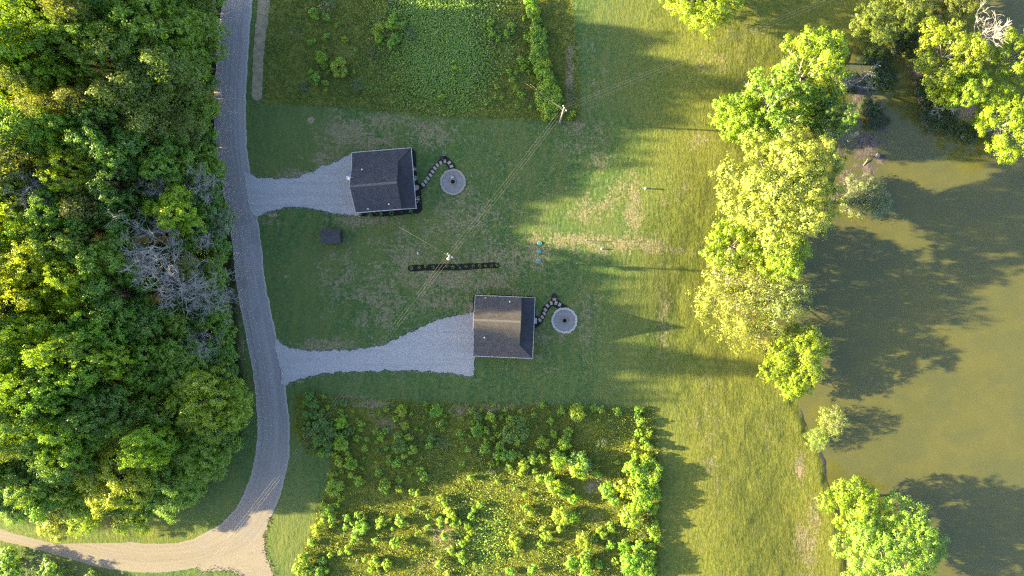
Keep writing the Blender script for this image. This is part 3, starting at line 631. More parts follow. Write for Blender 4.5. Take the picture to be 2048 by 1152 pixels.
x, y = P(1731, 325, WATER_Z); tag(MB().tube([(x - .4, y - .5, WATER_Z + .03), (x, y, WATER_Z + .12), (x + .25, y + .6, WATER_Z + .25)], [.10, .08, .04], 7).tube([(x, y, WATER_Z + .1), (x - .5, y + .2, WATER_Z + .3)], [.05, .02], 5).build('driftwood', MT['dead']), 'curved pale driftwood lying in the muddy cove', 'driftwood')

# ==VEG==
# ------------------------------------------------------------------ foliage prototypes
def unit(n, rng):
    v = rng.normal(size=(n, 3)); return v / np.linalg.norm(v, axis=1, keepdims=True)
def leaves(C, Nrm, size, aspect, rng, var):
    """one diamond-shaped leaf spray per centre"""
    n = len(C); Nrm = Nrm / (np.linalg.norm(Nrm, axis=1, keepdims=True) + 1e-9); r = unit(n, rng)
    U = np.cross(Nrm, r); U /= np.linalg.norm(U, axis=1, keepdims=True) + 1e-9; W = np.cross(Nrm, U)
    s_ = size * rng.uniform(.65, 1.35, (n, 1)); a = U * s_ * .5; b = W * s_ * .5 * aspect
    k = rng.uniform(-.25, .25, (n, 1)) * s_
    V = np.stack([C - a, C + b + Nrm * k, C + a, C - b + Nrm * k], 1).reshape(-1, 3); return V, np.arange(4 * n).reshape(n, 4), var
def crown(name, R, H, base, nclump, per, leaf, rc, rng, nlobe=8, aspect=.6, spread=.62, mat='leaf', cone=0.0, lobe_r=(.34, .50), up=.45):
    """lobed crown from base to H, radius R; returns mesh and lobe centres"""
    mid = (H + base) / 2; hz = (H - base) / 2; L = []
    for i in range(nlobe):
        for _ in range(60):
            d = unit(1, rng)[0] * rng.uniform(.35, 1) ** .5
            if d[2] < -.75: continue
            c = np.array([d[0] * R * spread, d[1] * R * spread, mid + d[2] * hz * .62])
            if cone: k = 1 - cone * (c[2] - base) / (H - base); c[0] *= k; c[1] *= k
            if all(np.linalg.norm((c - q) / np.array([1, 1, hz / R + .2])) > R * .36 for q, _ in L): break
        L.append((c, R * rng.uniform(*lobe_r)))
    C = []; N = []; va = []
    wsum = sum(r * r for _, r in L)
    for c, r in L:
        m = max(4, int(nclump * r * r / wsum)); d = unit(m * 3, rng); d = d[d[:, 2] > -.45][:m]; sq = np.array([1, 1, min(1.0, .55 + .45 * hz / R)])
        tone = rng.uniform(-.12, .12)
        for dd in d:
            q = c + dd * r * rng.choice((rng.uniform(.75, 1.05), rng.uniform(.95, 1.5)), p=(.66, .34)) * sq
            if any(np.linalg.norm((q - c2) / sq) < r2 * .72 for c2, r2 in L): continue
            if q[2] < base * .5: continue
            n = int(per * rng.uniform(.6, 1.4)); e = unit(n, rng); rad = rc * rng.uniform(.7, 1.3) * rng.uniform(.15, 1.3, (n, 1)) ** .75
            pts = q + e * rad * np.array([1, 1, .7]); C.append(pts); N.append(dd * .45 + e * .7 + np.array([0, 0, up]) + unit(n, rng) * .45)
            va.append(np.clip(.5 + tone + rng.uniform(-.2, .2) + rng.uniform(-.28, .28, n), 0, 1))
    C = np.concatenate(C); N = np.concatenate(N); va = np.concatenate(va)
    kz = (H - .1 * leaf) / np.percentile(C[:, 2], 99.9); kr = R / np.percentile(np.hypot(C[:, 0], C[:, 1]), 97); kk = np.array([kr, kr, kz]); C = C * kk
    V, Q, va = leaves(C, N, leaf, aspect, rng, va)
    return np_mesh(name, V, Q, MT[mat], va), [c * kk for c, _ in L]
def trunk_mesh(name, H, r, lobes, rng, mat, twigs=0):
    mb = MB(); lean = rng.normal(size=2) * .15; top = (lean[0], lean[1], H * .72); f = H * .3
    mb.tube([(0, 0, -.4), (lean[0] * .2, lean[1] * .2, f * .5), (lean[0] * .5, lean[1] * .5, f), (lean[0], lean[1], H * .55), top], [r * 1.25, r, r * .85, r * .5, r * .2], 8)
    for c in lobes:
        z0 = rng.uniform(.22, .5) * H; t = z0 / (H * .72); a = Vector((lean[0] * t, lean[1] * t, z0)); b = Vector(c); mdl = a.lerp(b, .5) + Vector((rng.uniform(-.3, .3), rng.uniform(-.3, .3), -.2))
        mb.tube([a, mdl, b], [r * .42, r * .28, r * .1], 5, False)
        for _ in range(twigs):
            e = Vector(unit(1, rng)[0]) * rng.uniform(.8, 1.9); e.z = abs(e.z) * .8 + .15; q = mdl.lerp(b, rng.uniform(.3, 1)); mb.tube([q, q + e * .6 + Vector((0, 0, .1)), q + e], [r * .12, r * .07, r * .02], 4, False)
    me = bpy.data.meshes.new(name); me.from_pydata([tuple(v) for v in mb.V], [], mb.F); me.materials.append(MT[mat]); me.polygons.foreach_set('use_smooth', [True] * len(me.polygons)); me.update()
    return me
def dead_mesh(name, H, R, rng, depth=4):
    mb = MB()
    def br(p, d, L, r, lv):
        pts = [p]; rad = [r]; q = p.copy(); dd = d.copy(); n = 4
        for i in range(n):
            dd = (dd + Vector(rng.normal(size=3)) * .20 + Vector((0, 0, .02))).normalized(); q = q + dd * L / n; pts.append(q.copy()); rad.append(r * (1 - .62 * (i + 1) / n))
        mb.tube(pts, rad, 6 if lv < 2 else 4, False)
        if lv >= depth: return
        m = [9, 6, 5, 4, 3][lv]
        for i in range(m):
            t = rng.uniform(.35, 1.0) if lv else rng.uniform(.38, 1.0); k = min(int(t * n), n - 1); a = pts[k].lerp(pts[k + 1], t * n - k)
            s_ = Vector(unit(1, rng)[0]); s_.z = s_.z * .5 + (.25 if lv == 0 else .12); nd = (dd * .55 + s_ * .95).normalized()
            br(a, nd, L * rng.uniform(.38, .62), max(.026, r * (1 - .6 * t) * .52), lv + 1)
    br(Vector((0, 0, -.4)), Vector((0, 0, 1)), H * .72, H * .020, 0)
    me = bpy.data.meshes.new(name); me.from_pydata([tuple(v) for v in mb.V], [], mb.F); me.materials.append(MT['dead']); me.update(); return me

rg = np.random.default_rng(5)
KINDS = {}
def kind(key, n, R, H, base, nclump, per, leaf, rc, nlobe, trunk_r, bark='bark', twigs=0, **kw):
    lst = []
    for i in range(n):
        me, lob = crown('crown', R, H, base, nclump, per, leaf, rc, rg, nlobe=nlobe, **kw)
        tr = trunk_mesh('trunk', H, trunk_r, lob, rg, bark, twigs) if trunk_r else None; lst.append((me, tr))
    KINDS[key] = (R, H, lst)
kind('huge', 2, 9.5, 15, 3.5, 1250, 42, .28, .50, 30, .42, 'pale_bark', 2, spread=.76, lobe_r=(.16, .25))
kind('big', 3, 6.5, 13, 1.2, 900, 36, .25, .44, 20, .30, 'bark', 1, spread=.80, lobe_r=(.18, .28))
kind('loose', 3, 6.5, 10, 1.2, 640, 34, .26, .44, 22, .28, 'pale_bark', 5, spread=.84, lobe_r=(.13, .23))
kind('mid', 5, 4.2, 12, 1.0, 540, 34, .23, .38, 13, .22, 'bark', 0, spread=.76, lobe_r=(.22, .33))
kind('small', 4, 3.0, 8, 1.6, 260, 34, .22, .34, 10, .14, 'bark', 1, spread=.70, lobe_r=(.24, .36))
kind('cedar', 3, 2.8, 11, .4, 260, 34, .26, .42, 12, .15, 'bark', 0, aspect=.35, cone=.75, lobe_r=(.26, .36), spread=.75)
kind('willow', 2, 6.0, 9, 1.2, 420, 30, .34, .62, 16, .24, 'pale_bark', 5, aspect=.28, mat='leaf_thin', lobe_r=(.24, .34), spread=.72)
kind('greyshrub', 1, 3.2, 3.6, .3, 460, 34, .26, .45, 12, .08, 'pale_bark', 3, aspect=.22, mat='leaf_thin', lobe_r=(.24, .36), spread=.7)
kind('understory', 4, 2.2, 3.6, .2, 110, 34, .28, .42, 7, None)
kind('sapling', 6, 1.0, 1.7, .15, 46, 24, .21, .22, 7, None, lobe_r=(.22, .38), spread=.66)
kind('bigsapling', 4, 1.9, 3.0, .3, 110, 28, .24, .34, 11, None, lobe_r=(.20, .34), spread=.70)
kind('dull', 2, 1.1, 1.0, .05, 50, 20, .18, .24, 7, None, aspect=.25, spread=.75)
kind('boxwood', 3, .36, .62, .05, 40, 16, .075, .09, 5, None, lobe_r=(.55, .7), spread=.28)
DEADS = [dead_mesh('branches', 15, 4, np.random.default_rng(40 + i), 4) for i in range(4)]
SNAG = [dead_mesh('branches', 7, 2, np.random.default_rng(60 + i), 3) for i in range(2)]

# ------------------------------------------------------------------ labels that single things out
CARD = ['topmost'] + [f'{q} from top' for q in 'second third fourth fifth sixth seventh eighth ninth tenth eleventh twelfth thirteenth fourteenth fifteenth sixteenth seventeenth eighteenth nineteenth twentieth twenty-first twenty-second twenty-third twenty-fourth twenty-fifth twenty-sixth'.split()]
PENDING = []       # (object, px, py, head, zone phrase, category, group)
ORD = ['leftmost', 'second from left', 'third from left', 'fourth from left', 'fifth from left', 'sixth from left', 'seventh from left', 'eighth from left', 'ninth from left', 'tenth from left',
       'eleventh from left', 'twelfth from left', 'thirteenth from left', 'fourteenth from left']
def flush_labels():
    by = {}
    for it in PENDING: by.setdefault((it[3], it[4]), []).append(it)
    for (head, zone), its in by.items():
        its.sort(key=lambda t: t[1])
        for k, (o, px, py, _, _, cat, grp) in enumerate(its):
            if len(its) == 1: lab = f'{head} {zone}'
            else:
                o_ = 'rightmost' if k == len(its) - 1 else ORD[min(k, len(ORD) - 1)]; lab = f'{head} {zone}, {o_}'
            tag(o, lab, cat, grp)
    PENDING.clear()

def plant(key, px, py, R, h, color, name, hfrac=.6, var=None, seen=True, z_off=0.0):
    """a tree or bush whose crown shows at px,py; R metres wide radius, h metres tall"""
    Rp, Hp, lst = KINDS[key]
    if seen: x, y, z = AT(px, py, h * hfrac)
    else: x, y = P(px, py); z = tz(x, y)
    i = random.randrange(len(lst)) if var is None else var % len(lst); cr, tr = lst[i]; rz = random.uniform(0, 6.28); j = lambda: random.uniform(.94, 1.06)
    sc_ = (R / Rp * j(), R / Rp * j(), h / Hp); col = tuple(c * random.uniform(.92, 1.08) for c in color) + (1,)
    if tr is None:
        o = bpy.data.objects.new(name, cr); o.location = (x, y, z + z_off); o.rotation_euler = (0, 0, rz); o.scale = sc_; o.color = col; link(o); return o
    e = empty(name, (x, y, z + z_off), rz); e.scale = sc_
    c = bpy.data.objects.new('crown', cr); c.color = col; link(c, e); link(bpy.data.objects.new('trunk', tr), e); return e

# colours of foliage (the yellow one has sunlight painted in for lit crowns)
G_LIME = (.195, .300, .014); G_MID = (.145, .262, .020); G_DEEP = (.088, .180, .020); G_OLIVE = (.135, .185, .026); G_YEL_LIT = (.245, .330, .010); G_PALE = (.235, .285, .045); G_GREY = (.170, .215, .110)

# ------------------------------------------------------------------ the woods on the left
XEND = [(-400, 1250), (0, 1330), (60, 1330), (75, 1220), (110, 1210), (135, 1330), (160, 1440), (260, 1440), (285, 1230), (300, 1200), (315, 1290), (335, 1290), (350, 1090), (365, 1080), (385, 1170), (420, 1190), (440, 1080),
        (460, 1000), (485, 1010), (505, 1200), (520, 1250), (540, 1130), (550, 1130), (570, 1200), (600, 1190), (620, 1150), (670, 1150), (690, 1200), (705, 1330), (740, 1410), (765, 1400), (785, 1200), (800, 1180), (830, 1200), (870, 1150), (930, 1150),
        (955, 1000), (970, 850), (1000, 800), (1022, 560), (1034, 470), (1060, 60), (1400, 60)]
XR = np.array([a for a, _ in XEND], float); XV = np.array([b for _, b in XEND], float)
TS = math.tan(SUN_S)
def cap(gx, gy, h, half):
    """tallest tree at ground pixel gx,gy that keeps its shadow inside the photograph's shadow edge"""
    for _ in range(4):
        row = gy + TS * SH * h; xe = min(np.interp(row + d, XR, XV) for d in (-half, 0, half)); h2 = (xe - gx) / SH
        h = min(h, h2 * 1.13)
    return h
EDGE = [(-60, -60), (425, -60), (425, 0), (424, 100), (420, 200), (420, 290), (436, 330), (436, 380), (455, 440), (458, 480), (445, 560), (448, 640), (455, 700), (476, 760), (490, 820), (474, 870), (436, 930), (375, 985), (330, 1005), (290, 1050), (200, 1060), (120, 1062), (60, 1030), (0, 1015), (-60, 1000)]
def forest_zone(px, py):
    v = 'upper' if py < 190 else 'upper middle' if py < 400 else 'middle' if py < 610 else 'lower middle' if py < 820 else 'lower'
    hz = 'left edge' if px < 90 else 'left part' if px < 210 else 'heart' if px < 330 else 'roadside edge'
    return f'in the {v} woods, {hz}'
DEAD_AT = [(300, 485, 19, 'in the middle woods, upper of the pale pair'), (318, 588, 19, 'in the middle woods, reaching far left'), (352, 372, 13, 'in the upper middle woods by the road'), (405, 468, 10, 'leaning at the road edge of the woods'),
                      (385, 600, 13, 'in the middle woods near the road'), (392, 690, 12, 'in the lower middle woods near the road'), (318, 405, 12, 'behind the yellow lit tree by the road'), (120, 385, 17, 'half hidden under the yellow lit tree')]
PLACED = []
def forest_tree(px, py, Rpx, h, color, colname, key=None, capit=True, name='broadleaf_tree'):
    z0 = 1.5
    for _ in range(3):
        gx, gy = CX + P(px, py, h * .62 + z0)[0] / S, CY - P(px, py, h * .62 + z0)[1] / S
        zg_ = tz((gx - CX) * S, (CY - gy) * S); z0 = zg_
        if capit:
            hc = cap(gx, gy, h + zg_, Rpx * .45) - zg_; h = max(4.5, min(h, hc))
    R = Rpx * S * (HC - h * .62 - z0) / HC
    if key is None: key = 'big' if R > 4.6 else 'mid' if R > 3.4 else 'small'
    if key in ('mid', 'big') and h < 7.5: key = 'small'
    o = plant(key, px, py, R, h, color, name, .62)
    PLACED.append((px, py, Rpx))
    kindw = {'cedar': 'cedar'}.get(key, 'tree')
    size = 'broad' if R > 5 else 'medium' if R > 3.6 else 'slender'
    PENDING.append((o, px, py, f'{size} {colname} {kindw}', forest_zone(px, py), kindw, 'trees of the woods on the left'))
    return o
MAN = [(232, 930, 92, 15, G_YEL_LIT, 'yellow green', None), (165, 1005, 66, 11, G_YEL_LIT, 'yellow green', None), (330, 960, 74, 14, G_MID, 'fresh green', None), (420, 800, 78, 15, G_LIME, 'bright green', None), (398, 905, 62, 11, G_MID, 'fresh green', None),
       (120, 1032, 46, 7, G_YEL_LIT, 'yellow green', 'small'), (262, 1030, 44, 8, G_YEL_LIT, 'yellow green', 'small'), (150, 335, 62, 19, G_YEL_LIT, 'yellow green', None), (172, 215, 42, 18, G_OLIVE, 'olive', 'cedar'), (60, 250, 60, 19, G_MID, 'fresh green', None),
       (350, 425, 54, 15, G_YEL_LIT, 'yellow green', None), (40, 330, 60, 18, G_OLIVE, 'olive', 'cedar'), (60, 560, 80, 19, G_YEL_LIT, 'yellow green', None), (150, 560, 70, 19, G_YEL_LIT, 'yellow green', None), (100, 660, 70, 18, G_YEL_LIT, 'yellow green', None), (210, 660, 70, 16, G_MID, 'fresh green', None),
       (215, 520, 58, 16, G_MID, 'fresh green', None), (20, 470, 60, 19, G_YEL_LIT, 'yellow green', None), (300, 60, 85, 17, G_MID, 'fresh green', None), (210, 90, 70, 17, G_MID, 'fresh green', None), (100, 40, 75, 19, G_MID, 'fresh green', None), (390, 80, 58, 13, G_MID, 'fresh green', None),
       (30, 120, 70, 19, G_LIME, 'bright green', None), (290, 175, 50, 16, G_OLIVE, 'olive', 'cedar'), (240, 200, 46, 16, G_OLIVE, 'olive', 'cedar'), (340, 200, 48, 14, G_OLIVE, 'olive', 'cedar'), (300, 250, 46, 15, G_OLIVE, 'olive', 'cedar'), (370, 260, 44, 12, G_OLIVE, 'olive', 'cedar'),
       (320, 330, 48, 14, G_MID, 'fresh green', None), (400, 330, 44, 10, G_MID, 'fresh green', None), (250, 300, 56, 16, G_DEEP, 'deep green', None), (230, 380, 56, 16, G_DEEP, 'deep green', None), (60, 740, 74, 18, G_MID, 'fresh green', None), (150, 760, 66, 17, G_MID, 'fresh green', None),
       (290, 740, 60, 14, G_MID, 'fresh green', None), (360, 730, 56, 13, G_MID, 'fresh green', None), (60, 840, 72, 16, G_DEEP, 'deep green', None), (140, 860, 66, 16, G_MID, 'fresh green', None), (60, 940, 64, 13, G_DEEP, 'deep green', None), (335, 660, 52, 10, G_MID, 'fresh green', None), (30, 1000, 40, 8, G_DEEP, 'deep green', 'small'),
       (320, 820, 62, 14, G_MID, 'fresh green', None), (425, 545, 40, 8, G_MID, 'fresh green', 'small'), (430, 640, 36, 8, G_MID, 'fresh green', 'small'), (240, 440, 46, 14, G_DEEP, 'deep green', None), (440, 440, 34, 8, G_GREY, 'grey green', 'small')]
for t in MAN: forest_tree(t[0], t[1], t[2], t[3] * (1.35 if t[3] >= 15 else 1.0), *t[4:])
fr = random.Random(3)
tries = 0
while tries < 5000:
    tries += 1
    px, py = fr.uniform(-50, 470), fr.uniform(-50, 1060)
    if not bool(inside(np.array([px]), np.array([py]), EDGE)[()][0] if True else 0): continue
    de = float(seg_dist(np.array([px]), np.array([py]), EDGE[1:-1], False)[0])
    Rp_ = fr.choice((42, 58, 78)) * fr.uniform(.85, 1.1) if de > 70 else fr.uniform(28, 40)
    if de < Rp_ * .75: continue
    if 205 < px < 262 and 790 < py < 850: continue
    if any((px - a) ** 2 + (py - b) ** 2 < 62 ** 2 for a, b, *_ in DEAD_AT): continue
    if any((px - a) ** 2 + (py - b) ** 2 < (.62 * (r + Rp_) * .86) ** 2 for a, b, r in PLACED): continue
    h = fr.choice((18, 23, 28)) * fr.uniform(.88, 1.0) if de > 80 else fr.uniform(9, 13)
    c, nm, ky = fr.choice([(G_MID, 'fresh green', None), (G_MID, 'fresh green', None), (G_DEEP, 'deep green', None), (G_DEEP, 'deep green', None), (G_OLIVE, 'olive', 'cedar'), (G_LIME, 'bright green', None)])
    if py < 420 and fr.random() < .25: c, nm, ky = G_OLIVE, 'olive', 'cedar'
    forest_tree(px, py, Rp_, h, c, nm, ky)
for (a, b, *_), k in [(d, k) for d in DEAD_AT[:7] for k in range(3)]:
    px, py = a + (34, -30, 4)[k] + fr.uniform(-8, 8), b + (22, 20, -36)[k] + fr.uniform(-8, 8)
    if px < 425: forest_tree(px, py, fr.uniform(30, 38), fr.uniform(6.5, 9), (G_DEEP, G_MID)[k % 2], ('deep green', 'fresh green')[k % 2], 'small')
# the same woods go on past the left edge of the picture
for k in range(44):
    gy = -40 + (k // 2) * 48 + fr.uniform(-14, 14); gx = (fr.uniform(60, 110), fr.uniform(120, 165))[k % 2]; h = max(7, min(12.5, cap(gx, gy, 28, 22) - 2.4))
    o = plant('mid', gx, gy, fr.uniform(3.6, 4.6), h, G_MID, 'broadleaf_tree', seen=False)
    tag(o, f'woodland tree past the left picture edge, {("outer", "inner")[k % 2]} row, {CARD[k // 2]}', 'tree', 'trees past the left edge')
# bare dead trees among them
for px, py, h, nm in DEAD_AT:
    x, y, z = AT(px, py, h * .66); e = empty('dead_tree', (x, y, z), random.uniform(0, 6.28)); s_ = h / 15; e.scale = (s_ * .78, s_ * .78, s_)
    link(bpy.data.objects.new('branches', random.choice(DEADS)), e); tag(e, f'bare bleached dead tree {nm}', 'dead tree', 'dead trees in the woods')
# low growth along the margin of the woods
k = 0
for i in range(2, len(EDGE) - 2):
    a, b = np.array(EDGE[i], float), np.array(EDGE[i + 1], float); n = max(1, int(np.hypot(*(b - a)) / 15))
    for j in range(n):
        q = a + (b - a) * (j + .5) / n; q = q + np.array([-6, 0]) + np.array([fr.uniform(-16, 4), fr.uniform(-8, 8)])
        if q[0] < 5 or q[0] < 300 and q[1] > 1000: continue
        q = q - np.array([14 * (j % 2), 0]); R = fr.uniform(1.6, 2.4); o = plant('understory', q[0], q[1], R, R * 1.75, fr.choice([G_MID, G_MID, G_DEEP, G_LIME]), 'hedge_shrub', .4)
        v = 'top' if q[1] < 250 else 'upper part' if q[1] < 500 else 'middle' if q[1] < 720 else 'bulge' if q[1] < 860 else 'bend'
        PENDING.append((o, q[1], q[0], 'leafy roadside shrub', f'at the {v} of the woods margin', 'shrub', 'shrubs along the woods margin'))
for it in [i for i in PENDING if i[5] == 'shrub']: pass
_sh = [i for i in PENDING if i[5] == 'shrub']; PENDING[:] = [i for i in PENDING if i[5] != 'shrub']
_by = {}
for it in _sh: _by.setdefault(it[4], []).append(it)
for zn, its in _by.items():
    its.sort(key=lambda t: t[1])
    for j, it in enumerate(its): tag(it[0], f'{it[3]} {zn}, {CARD[min(j, 25)]}', 'shrub', it[6])
flush_labels()

# ------------------------------------------------------------------ trees of the pond bank
def bank(key, px, py, Rpx, h, color, label, name='broadleaf_tree', hf=.55, var=None, cat='tree'):
    R = Rpx * S * (HC - h * hf + 2) / HC; return tag(plant(key, px, py, R, h, color, name, hf, var), label, cat, 'trees and bushes of the pond bank')
bank('big', 1400, -22, 82, 8.5, G_LIME, 'bright green tree at the top edge above the mown slope')
bank('loose', 1612, 150, 84, 13, G_LIME, 'bright green tree with pale branches at the mouth of the cove', var=0)
bank('loose', 1540, 215, 74, 13, G_MID, 'fresh green tree with bare branches left of the cove', var=1)
bank('mid', 1468, 235, 54, 9, G_LIME, 'dense bright green tree at the lawn side above the pale tree')
bank('mid', 1650, 235, 48, 11, G_DEEP, 'deep green tree overhanging the muddy cove', var=2)
bank('mid', 1650, 105, 42, 8, G_LIME, 'small bright green tree at the top of the bank group')
bank('huge', 1562, 378, 128, 18, G_PALE, 'largest pale yellow green tree on the pond bank', 'broadleaf_tree')
bank('loose', 1465, 492, 62, 7.5, G_LIME, 'bright green tree below the large pale tree on the lawn side')
bank('mid', 1555, 510, 56, 11, G_LIME, 'bright green tree below the large pale tree on the water side', var=3)
bank('willow', 1485, 600, 92, 9, G_PALE, 'wispy pale willow on the lawn side of the bank', 'willow_tree', var=0)
bank('willow', 1560, 600, 66, 11, (.170, .225, .055), 'wispy dull willow leaning over the pond', 'willow_tree', var=1)
bank('willow', 1520, 660, 48, 7, G_PALE, 'small wispy willow above the last round tree', 'willow_tree', var=0)
bank('mid', 1590, 712, 68, 8, G_LIME, 'round bright green tree below the willows')
bank('small', 1592, 760, 40, 5, G_LIME, 'low bright green tree at the foot of the round tree')
bank('greyshrub', 1732, 392, 50, 3.6, G_GREY, 'grey green feathery shrub standing in the shaded water', 'willow_shrub', cat='shrub')
bank('willow', 1668, 842, 34, 4.2, (.20, .29, .065), 'pale yellow willow bush leaning over the water', 'willow_shrub', cat='shrub')
bank('willow', 1634, 878, 27, 2.6, (.21, .29, .055), 'low pale yellow bush at the shore edge', 'willow_shrub', cat='shrub')
bank('mid', 1700, 1005, 58, 8.5, G_LIME, 'bright green tree at the lower shore, upper of the pair')
bank('huge', 1772, 1095, 112, 11, (.190, .310, .035), 'broad light green tree at the bottom of the shore', var=1)
bank('loose', 1896, 112, 72, 9, G_LIME, 'bright green tree on the spit across the cove', var=2)
bank('loose', 1928, 178, 42, 7.5, G_LIME, 'bright green tree at the sandy tip of the spit')
bank('small', 1885, 185, 36, 6, G_YEL_LIT, 'small yellow green tree at the tip of the spit')
bank('loose', 2032, 112, 52, 8, G_LIME, 'bright green tree at the right edge across the water')
bank('loose', 2008, 250, 72, 7.5, G_YEL_LIT, 'spreading yellow green tree over the pond at the right edge', var=0)
bank('mid', 1748, 48, 48, 7, G_OLIVE, 'dull green tree at the head of the cove')
bank('mid', 1810, 15, 56, 7, G_OLIVE, 'olive tree at the top edge behind the cove', 'broadleaf_tree')
bank('mid', 1905, -10, 60, 6, G_OLIVE, 'olive tree at the top edge of the spit')
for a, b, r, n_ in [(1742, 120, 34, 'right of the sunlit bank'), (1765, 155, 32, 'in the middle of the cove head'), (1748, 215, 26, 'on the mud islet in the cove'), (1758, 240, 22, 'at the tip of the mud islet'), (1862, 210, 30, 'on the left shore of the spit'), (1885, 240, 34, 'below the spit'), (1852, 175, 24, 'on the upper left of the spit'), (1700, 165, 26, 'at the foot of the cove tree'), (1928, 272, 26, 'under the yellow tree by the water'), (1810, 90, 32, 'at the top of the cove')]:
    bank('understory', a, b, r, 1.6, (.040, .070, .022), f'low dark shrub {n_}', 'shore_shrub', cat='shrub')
for a, b, s_, lab in [(1560, 230, 1.3, 'bare pale branches left of the cove'), (1700, 150, .95, 'bare pale branches reaching over the muddy water'), (1672, 255, .95, 'bare grey branches above the pale tree'), (1900, 200, .8, 'bare pale branches hanging off the spit'), (1500, 575, 1.1, 'bare pale branches in the wispy willow'), (1960, 70, 1.35, 'bare leaning tree with few leaves on the spit')]:
    s_ *= 1.12; x, y, z = AT(a, b, 5.5 * s_); e = empty('dead_tree', (x, y, z), random.uniform(0, 6.28)); e.scale = (s_ * 1.15, s_ * 1.15, s_)
    if 'leaning' in lab: e.rotation_euler = (0, math.radians(38), math.radians(32))
    link(bpy.data.objects.new('branches', random.choice(SNAG)), e); tag(e, lab, 'dead tree', 'dead trees of the pond bank')

# ------------------------------------------------------------------ garden shrubs
for i, (a, b, r) in enumerate(zip((243, 334, 410, 490, 649, 717, 798, 868, 946, 1018, 1086, 1155, 1217), (549, 541, 523, 537, 525, 537, 543, 527, 527, 518, 522, 519, 515), (25, 22, 25, 23, 21, 23, 15, 19, 22, 23, 16, 18, 23))):
    R = r / 5.69 * S; o = plant('boxwood', *zs(a, b), R, R * 1.5, (.170, .250, .026), 'boxwood_shrub', .4); PENDING.append((o, a, b, 'round clipped shrub', 'in the black mulch strip', 'shrub', 'round shrubs in the mulch strip'))
for a, b, r in ((482, 815, 22), (574, 815, 32), (684, 800, 25), (783, 797, 27), (880, 788, 11), (968, 778, 25)):
    R = r / 4.8 * S; o = plant('boxwood', *zf(a, b), R, R * 1.7, (.100, .210, .030), 'boxwood_shrub', .4); PENDING.append((o, a, b, 'green shrub', 'in the bed below the upper house', 'shrub', 'shrubs beside the upper house'))
for a, b, r in ((318, 208, 22), (505, 190, 34), (650, 205, 14), (805, 212, 14), (960, 215, 38), (1085, 235, 18)):
    R = r / 6.4 * S; o = plant('boxwood', *zg(a, b), R, R * 1.7, (.110, .220, .030), 'boxwood_shrub', .4); PENDING.append((o, a, b, 'green shrub', 'in the bed above the lower house', 'shrub', 'shrubs beside the lower house'))
flush_labels()
for (a, b), nm in zip(((1008, 370), (1010, 460), (1035, 668)), ('topmost', 'middle', 'lowest')):
    x, y = P(*zf(a, b)); e = empty('flower_clump', (x, y, .05)); tag(e, f'{nm} white flower clump in the bed right of the upper house', 'flowers', 'white flower clumps')
    n = 26; C = np.random.default_rng(a).normal(size=(n, 3)) * np.array([.2, .2, .05]) + np.array([0, 0, .28]); V_, Q_, va = leaves(C, np.tile([0, 0, 1.], (n, 1)), .14, .9, np.random.default_rng(3), np.full(n, .5)); link(bpy.data.objects.new('petals', np_mesh('petals', V_, Q_, MT['petal'], va)), e)
    C = np.random.default_rng(b).normal(size=(40, 3)) * np.array([.2, .2, .08]) + np.array([0, 0, .15]); V_, Q_, va = leaves(C, unit(40, rg), .16, .5, rg, np.full(40, .5)); f_ = bpy.data.objects.new('foliage', np_mesh('foliage', V_, Q_, MT['leaf'], va)); f_.color = (.05, .10, .03, 1); link(f_, e)

# ------------------------------------------------------------------ saplings and bushes of the two fields
def field(lst, ox, oy, f, which):
    for it in lst:
        a, b, r = it[:3]; dull = len(it) > 3; px, py = ox + a / f, oy + b / f; R = max(.36, r / f * S * (1.25 if r >= 60 else 1.20))
        if dull: key, h, c, nm, cn = ('dull' if it[3] == 'g' else 'bigsapling' if R > 1.2 else 'sapling'), R * (1.0 if it[3] == 'g' else 1.35), ((.110, .165, .080) if it[3] == 'g' else (.100, .195, .022)), 'bush', ('grey green' if it[3] == 'g' else 'dark green')
        else:
            key = 'bigsapling' if R > 1.05 else 'sapling'; h = (R * 1.15 + .3) * random.uniform(.8, 1.25); c = random.choice([(.195, .335, .020), (.165, .315, .024), (.225, .345, .020)]); nm, cn = 'sapling', 'bright green'
        o = plant(key, px, py, R, h, c, nm, .5)
        size = 'tiny' if R < .42 else 'small' if R < .62 else 'medium' if R < .9 else 'large'
        if which == 'upper': zone = ('in the hedge row of the upper meadow, ' + ('top' if py < 75 else 'middle' if py < 150 else 'bottom')) if px > 1048 and r >= 35 else ('in upper meadow, ' + ('left' if px < 660 else 'centre' if px < 900 else 'right') + (' top' if py < 80 else ' bottom' if py > 150 else ' middle'))
        else:
            col = 'far left' if px < 700 else 'left' if px < 830 else 'centre' if px < 960 else 'right' if px < 1130 else 'far right'
            row = 'top' if py < 850 else 'upper' if py < 915 else 'middle' if py < 985 else 'lower' if py < 1060 else 'bottom'; zone = f'in lower field, {row} {col}'
        PENDING.append((o, px, py, f'{size} {cn} {nm}', zone, nm, f'saplings of the {which} field'))
